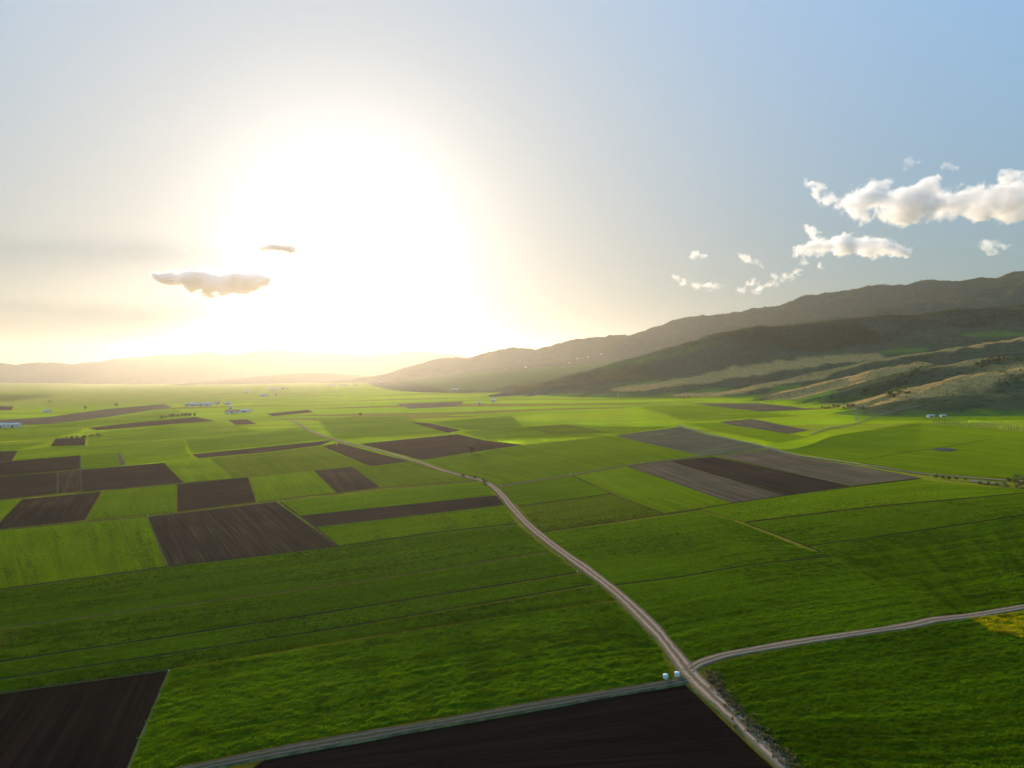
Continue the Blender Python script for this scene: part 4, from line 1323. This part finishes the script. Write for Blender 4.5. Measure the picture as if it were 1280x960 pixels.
near_w = C_WOOD * (YY < 3000) * (0.25 + np.clip(fbm(XX / 120, YY / 120, 4, 201) * 3 + 0.5, 0, 1.5))
far_w = C_WOOD * (YY >= 2800) * (YY < 6500) * (0.2 + np.clip(fbm(XX / 200, YY / 200, 4, 221) * 3 + 0.4, 0, 1.5))
scr_w = (1 - C_WOOD) * (1 - C_GREEN) * (1 - 0.85 * C_DRY_SUNLIT) * (YY < 2400) * np.clip(fbm(XX / 90, YY / 90, 4, 241) * 4 - 0.4, 0.02, 2)
for nm, w, cnt, mat, lo, hi, sdd in [('hillside_wood', near_w, 13000, 'leaf_brown', 4, 8.5, 1), ('hillside_wood', near_w, 13000, 'leaf', 4, 8.5, 2),
                                     ('mountain_wood', far_w, 14000, 'leaf_brown', 4, 9, 3), ('mountain_wood', far_w, 12000, 'leaf', 4, 9, 4),
                                     ('hillside_scrub', scr_w, 4500, 'leaf', 1.5, 4.5, 5)]:
    x, y, z = pick(w, cnt)
    me = wood_proto('wood_tree', sdd, M[mat])
    s = lo + (hi - lo) * nrng.random(cnt) ** 1.5
    # copies share one small tree, joined by geometry nodes into one mass of wood
    po = bpy.data.objects.new('wood_tree_source', me)
    scatter(nm, np.stack([x, y, z], 1), s, po)

def tuft_mesh(seed, mat):
    rng = random.Random(seed)
    v, f = [], []
    for k in range(11):
        a, b_ = rng.uniform(0, 6.28), rng.uniform(0, 6.28)
        x0, y0 = 0.26 * rng.gauss(0, 1), 0.26 * rng.gauss(0, 1)
        w, h = rng.uniform(0.035, 0.07), rng.uniform(0.22, 0.46)
        lx, ly = math.cos(b_) * h * rng.uniform(0.1, 0.5), math.sin(b_) * h * rng.uniform(0.1, 0.5)
        dx, dy = math.cos(a) * w, math.sin(a) * w
        o = len(v)
        v += [(x0 - dx, y0 - dy, -0.08), (x0 + dx, y0 + dy, -0.08), (x0 + dx + lx * .5, y0 + dy + ly * .5, h * .7), (x0 - dx + lx * .5, y0 - dy + ly * .5, h * .7), (x0 + lx, y0 + ly, h)]
        f += [(o, o + 1, o + 2, o + 3), (o + 3, o + 2, o + 4)]
    me = bpy.data.meshes.new('crop_tuft')
    me.from_pydata(v, [], f)
    me.materials.append(mat)
    return me


def mat_blade(name, col):
    b = NT(name)
    ob = b.n('ShaderNodeNewGeometry').outputs['Position']
    oi = b.n('ShaderNodeObjectInfo')
    ta = b.n('ShaderNodeAttribute', attribute_type='INSTANCER', attribute_name='tint').outputs['Fac']
    c = b.mix(b.remap(ta, 0.15, 0.85), tuple(q * 0.5 for q in col), (col[0] * 1.75, col[1] * 1.5, col[2] * 1.4))
    c = b.mix(b.math('MULTIPLY', oi.outputs['Random'], 0.55), c, (col[0] * 2.0, col[1] * 1.35, col[2]))
    return b.surf(plant_shader(b, c, None, 0.4, 0.0))


for tone, lst in TUFTS.items():
    pp, ss = np.concatenate([q[0] for q in lst]), np.concatenate([q[1] for q in lst])
    tt_ = np.concatenate([q[2] for q in lst])
    po = bpy.data.objects.new('crop_tuft_source', tuft_mesh(len(tone), mat_blade('blade_' + tone, tuple(q * 0.52 for q in GREENS[tone]))))
    scatter('standing_crop', pp, ss, po, tint=tt_)

# ------------------------------------------------------------------ vineyard
vr = random.Random(77)
for k in range(34):
    u = 1168 + k * 3.6
    top = drop(u - 2, 523.5 + k * 0.33)
    bot = drop(u, 530.5 + k * 0.30)
    e = empty('vine_row', bot)
    tag(e, 'brown vine row with pale posts in the vineyard below the bare hills', 'vine row', 'rows of the vineyard')
    d = top - bot
    parts = []
    n = max(4, int(d.length / 6))
    for j in range(n * 2):
        p = d * (j / (n * 2 - 1))
        q = float(plain_z(np.array([bot.x + p.x]), np.array([bot.y + p.y]))[0]) - bot.z
        parts.append(limb((p.x, p.y, q - 0.1), (p.x + vr.uniform(-.3, .3), p.y + vr.uniform(-.3, .3), q + vr.uniform(0.9, 1.5)), 0.22, 0.10, 4))
    mesh_obj('vines', *join(parts), M['leaf_brown'], e)
    for j in (0, n // 2, n - 1):
        p = d * (j / (n - 1))
        q = float(plain_z(np.array([bot.x + p.x]), np.array([bot.y + p.y]))[0]) - bot.z
        mesh_obj('post', *box(p.x - .12, p.x + .12, p.y - .12, p.y + .12, q - .2, q + 2.0), M['post'], e)

# ------------------------------------------------------------------ roadside weeds, ditch
wr = random.Random(5)
vv, ff = [], []
for (pl, dens, off, hmin, hmax) in [([(884, 842), (900, 868), (930, 903), (965, 938), (998, 975)], 340, 0.8, 0.25, 0.9),
                                    ([(884, 842), (900, 868), (930, 903), (965, 938), (998, 975)], 90, 1.3, 0.7, 1.3)]:
    w = np.array([on_plain(u, v) for u, v in densify(pl)])
    c, L = resample(w, dens)
    for p in c:
        x, y = p[0] + wr.gauss(0.8, off), p[1] + wr.gauss(0, 0.4)
        z = float(plain_z(np.array([x]), np.array([y]))[0])
        for j in range(9):
            a = wr.uniform(0, 6.28)
            h = wr.uniform(hmin, hmax)
            bx, by = x + wr.gauss(0, .25), y + wr.gauss(0, .25)
            dx, dy = math.cos(a) * 0.16, math.sin(a) * 0.16
            lx, ly = wr.gauss(0, .2), wr.gauss(0, .2)
            o = len(vv)
            vv += [(bx - dx, by - dy, z), (bx + dx, by + dy, z), (bx + dx * .7 + lx, by + dy * .7 + ly, z + h), (bx - dx * .7 + lx, by - dy * .7 + ly, z + h * 0.9)]
            ff.append((o, o + 1, o + 2, o + 3))
tag(mesh_obj('roadside_weeds', vv, ff, M['weed']), 'dry grey weeds along the dirt road verge', 'weeds', kind='stuff')
wv = [tuple(place(u, v, 0.55)) for u, v in [(1212, 601), (1232, 602.5), (1252, 604.5), (1252, 606), (1232, 605), (1212, 603)]]
zz = max(q[2] for q in wv)
tag(mesh_obj('ditch_water', [(x, y, zz) for x, y, z in wv], [(5, 4, 3, 2, 1, 0)], M['water']), kind='structure')
# bare earth heap in the slope field
hx, hy, hz = place(1181, 562)
ang = np.linspace(0, 2 * np.pi, 25)[:-1]
hv, hf = [(hx, hy, hz + 2.1)], []
for j, q in enumerate((0.35, 0.7, 1.0)):
    for a in ang:
        rr_ = q * (1 + 0.25 * math.sin(3 * a + 1) + 0.1 * math.sin(7 * a))
        hv.append((hx + 12 * rr_ * math.cos(a), hy + 7 * rr_ * math.sin(a), hz + 2.0 * (1 - q) ** 0.8 + (0.1 if q < 1 else -0.2)))
n = len(ang)
hf += [(0, 1 + k, 1 + (k + 1) % n) for k in range(n)]
for j in range(2):
    hf += [(1 + j * n + k, 1 + (j + 1) * n + k, 1 + (j + 1) * n + (k + 1) % n, 1 + j * n + (k + 1) % n) for k in range(n)]
tag(mesh_obj('earth_heap', hv, hf, M['soil'], smooth=True, color=(0.17, 0.12, 0.08, 0)), 'bare brown earth heap in the green slope field', 'earth heap')

# ------------------------------------------------------------------ clouds
def mat_cloud(name, dens, lobes, erode=1.0):
    """vapour thickest in the middle of each lobe (centre, half sizes), eaten away at the rim by curling noise"""
    b = NT(name)
    ob = b.coords('Object')
    rm = sum(h[0] for _, h in lobes) / len(lobes)
    wq = b.n('ShaderNodeTexNoise', {'Vector': ob, 'Scale': 1.1 / rm, 'Detail': 2.0})
    wo = b.n('ShaderNodeVectorMath', {0: wq.outputs['Color'], 1: (0.5, 0.5, 0.5)}, operation='SUBTRACT')
    ws = b.n('ShaderNodeVectorMath', {0: wo.outputs[0], 1: (rm * 1.3,) * 3}, operation='MULTIPLY')
    pos = b.n('ShaderNodeVectorMath', {0: ob, 1: ws.outputs[0]}, operation='ADD').outputs[0]
    tot = None
    for c, h in lobes:
        mp = b.n('ShaderNodeMapping', {'Vector': pos, 'Scale': (1 / h[0], 1 / h[1], 1 / h[2]), 'Location': (-c[0] / h[0], -c[1] / h[1], -c[2] / h[2])})
        g = b.n('ShaderNodeTexGradient', {'Vector': mp.outputs[0]}, gradient_type='SPHERICAL').outputs['Fac']
        tot = g if tot is None else b.math('ADD', tot, g)
    n = b.remap(b.noise(ob, 2.2 / rm, 10.0, 0.66, 0.5), 0.30, 0.70)
    n2 = b.remap(b.noise(ob, 0.6 / rm, 3.0, 0.5), 0.3, 0.7)
    f = b.math('SUBTRACT', b.math('MINIMUM', tot, 1.0), b.math('MULTIPLY', b.math('ADD', n, b.math('MULTIPLY', n2, 0.5)), 0.95 * erode))
    d = b.remap(f, -0.10, 0.30, 0.0, dens)
    pv = b.n('ShaderNodeVolumePrincipled', {'Color': (0.95, 0.94, 0.93, 1), 'Anisotropy': 0.4, 'Density': d})
    b.t.links.new(pv.outputs[0], b.out.inputs['Volume'])
    b.m.cycles.volume_step_rate = 0.3
    return b.m


CLOUD_MAT, WISP_MAT, SHADE_MAT = (0.014, 0.87), (0.0055, 0.92), (0.06, 0.45)


def cloud(blobs, label, mat=CLOUD_MAT, alt=1750.0):
    mv = sum(b[1] for b in blobs) / len(blobs)
    Y = (alt - CAM_H) / ((HORIZON - mv) / FPX)
    bm = bmesh.new()
    c0 = Vector(at_depth(blobs[0][0], blobs[0][1], Y))
    rng = random.Random(int(blobs[0][0]))
    rmean, lobes = 0, []
    for (u, v, r) in blobs:
        rad = r * Y / FPX * 1.25
        rmean += rad / len(blobs)
        p = Vector(at_depth(u, v, Y + rng.uniform(-0.8, 0.8) * rad)) - c0
        half = (rad * 1.5, rad * 1.6, rad * 1.0)
        lobes.append((tuple(p), half))
        bmesh.ops.create_icosphere(bm, subdivisions=3, radius=1.0, matrix=Matrix.Translation(p) @ Matrix.Diagonal((*half, 1)))
    me = bpy.data.meshes.new('cloud')
    bm.to_mesh(me)
    bm.free()
    me.materials.append(mat_cloud('cloud_vapour', mat[0], lobes, mat[1]))
    o = bpy.data.objects.new('cloud', me)
    COL.objects.link(o)
    o.location = c0
    rm = o.modifiers.new('merge', 'REMESH')
    rm.mode = 'VOXEL'
    rm.voxel_size = max(10.0, rmean * 0.16)
    return tag(o, label, 'cloud', 'clouds in the sky')


cloud([(198, 346, 6), (214, 347, 9), (235, 349, 11), (255, 351, 12), (275, 353, 13), (295, 354, 12), (315, 352, 11), (328, 350, 8), (240, 361, 6), (260, 366, 6), (283, 364, 6), (305, 362, 5)],
      'long shaded cloud with bright rim left of the sun', SHADE_MAT)
cloud([(275, 308, 2.6), (286, 307, 3.5), (300, 308, 3), (315, 309, 3.5), (328, 310, 4.5), (340, 309, 6), (352, 310, 7), (364, 312, 6)], 'small dark tipped streak cloud close to the sun', SHADE_MAT)
cloud([(224, 311, 2.5), (231, 312, 3)], 'tiny white cloud wisp above the long shaded cloud', WISP_MAT)
cloud([(1008, 230, 6), (1020, 237, 9), (1034, 248, 11), (1055, 258, 15), (1075, 245, 17), (1095, 240, 15), (1088, 266, 16), (1120, 252, 19), (1125, 271, 15), (1150, 240, 17), (1155, 262, 17),
       (1165, 229, 11), (1180, 245, 17), (1182, 264, 13), (1203, 247, 15), (1220, 262, 14), (1232, 240, 15), (1247, 260, 17), (1265, 245, 19), (1287, 250, 21), (1270, 225, 13), (1255, 218, 7),
       (1302, 230, 20), (1265, 268, 11)], 'largest billowing grey white cloud above the mountain')
cloud([(1010, 287, 7), (1018, 295, 7), (998, 315, 10), (1020, 309, 13), (1045, 306, 15), (1070, 306, 15), (1095, 309, 15), (1115, 313, 12), (1132, 316, 7), (1005, 328, 7), (1050, 296, 6), (1025, 331, 5)],
      'flat based grey cloud just above the mountain crest')
cloud([(1137, 203, 8), (1129, 210, 5), (1150, 201, 5)], 'small puff cloud above the largest cloud', WISP_MAT)
cloud([(1188, 209, 6), (1179, 206, 5), (1198, 210, 4)], 'thin small cloud over the shoulder of the largest cloud', WISP_MAT)
cloud([(1242, 308, 9), (1228, 306, 7), (1256, 307, 7), (1240, 316, 5)], 'single white puff right of the flat based cloud', WISP_MAT)
cloud([(873, 319, 7), (865, 319, 5), (883, 320, 4)], 'small round puff farthest along the line of low clouds', WISP_MAT)
cloud([(843, 347, 5), (855, 353, 7), (870, 357, 7), (885, 358, 7), (899, 360, 5)], 'low slanting wispy cloud below the small round puff', WISP_MAT)
cloud([(926, 320, 5), (934, 324, 7), (946, 328, 6), (956, 332, 4)], 'ragged wispy cloud over the low pale cloud bank', WISP_MAT)
cloud([(925, 363, 6), (940, 353, 8), (955, 358, 8), (970, 352, 8), (985, 347, 8), (997, 340, 6), (945, 363, 5), (968, 343, 5)], 'low pale cloud bank joining the flat based cloud', WISP_MAT)

# ------------------------------------------------------------------ haze
hb = NT('haze_air')
hvn = hb.n('ShaderNodeVolumePrincipled', {'Color': (1.0, 0.93, 0.83, 1), 'Density': HAZE_DENSITY, 'Anisotropy': HAZE_G})
hb.t.links.new(hvn.outputs[0], hb.out.inputs['Volume'])
zlow = float(ZZ.min()) - 3.0
ztop = float(ZZ.max()) + 40.0
v, f = box(-34000, 34000, -900, 19200, zlow, ztop)
tag(mesh_obj('haze', v, f, hb.m), 'pale warm haze filling the valley air', 'haze', kind='stuff')
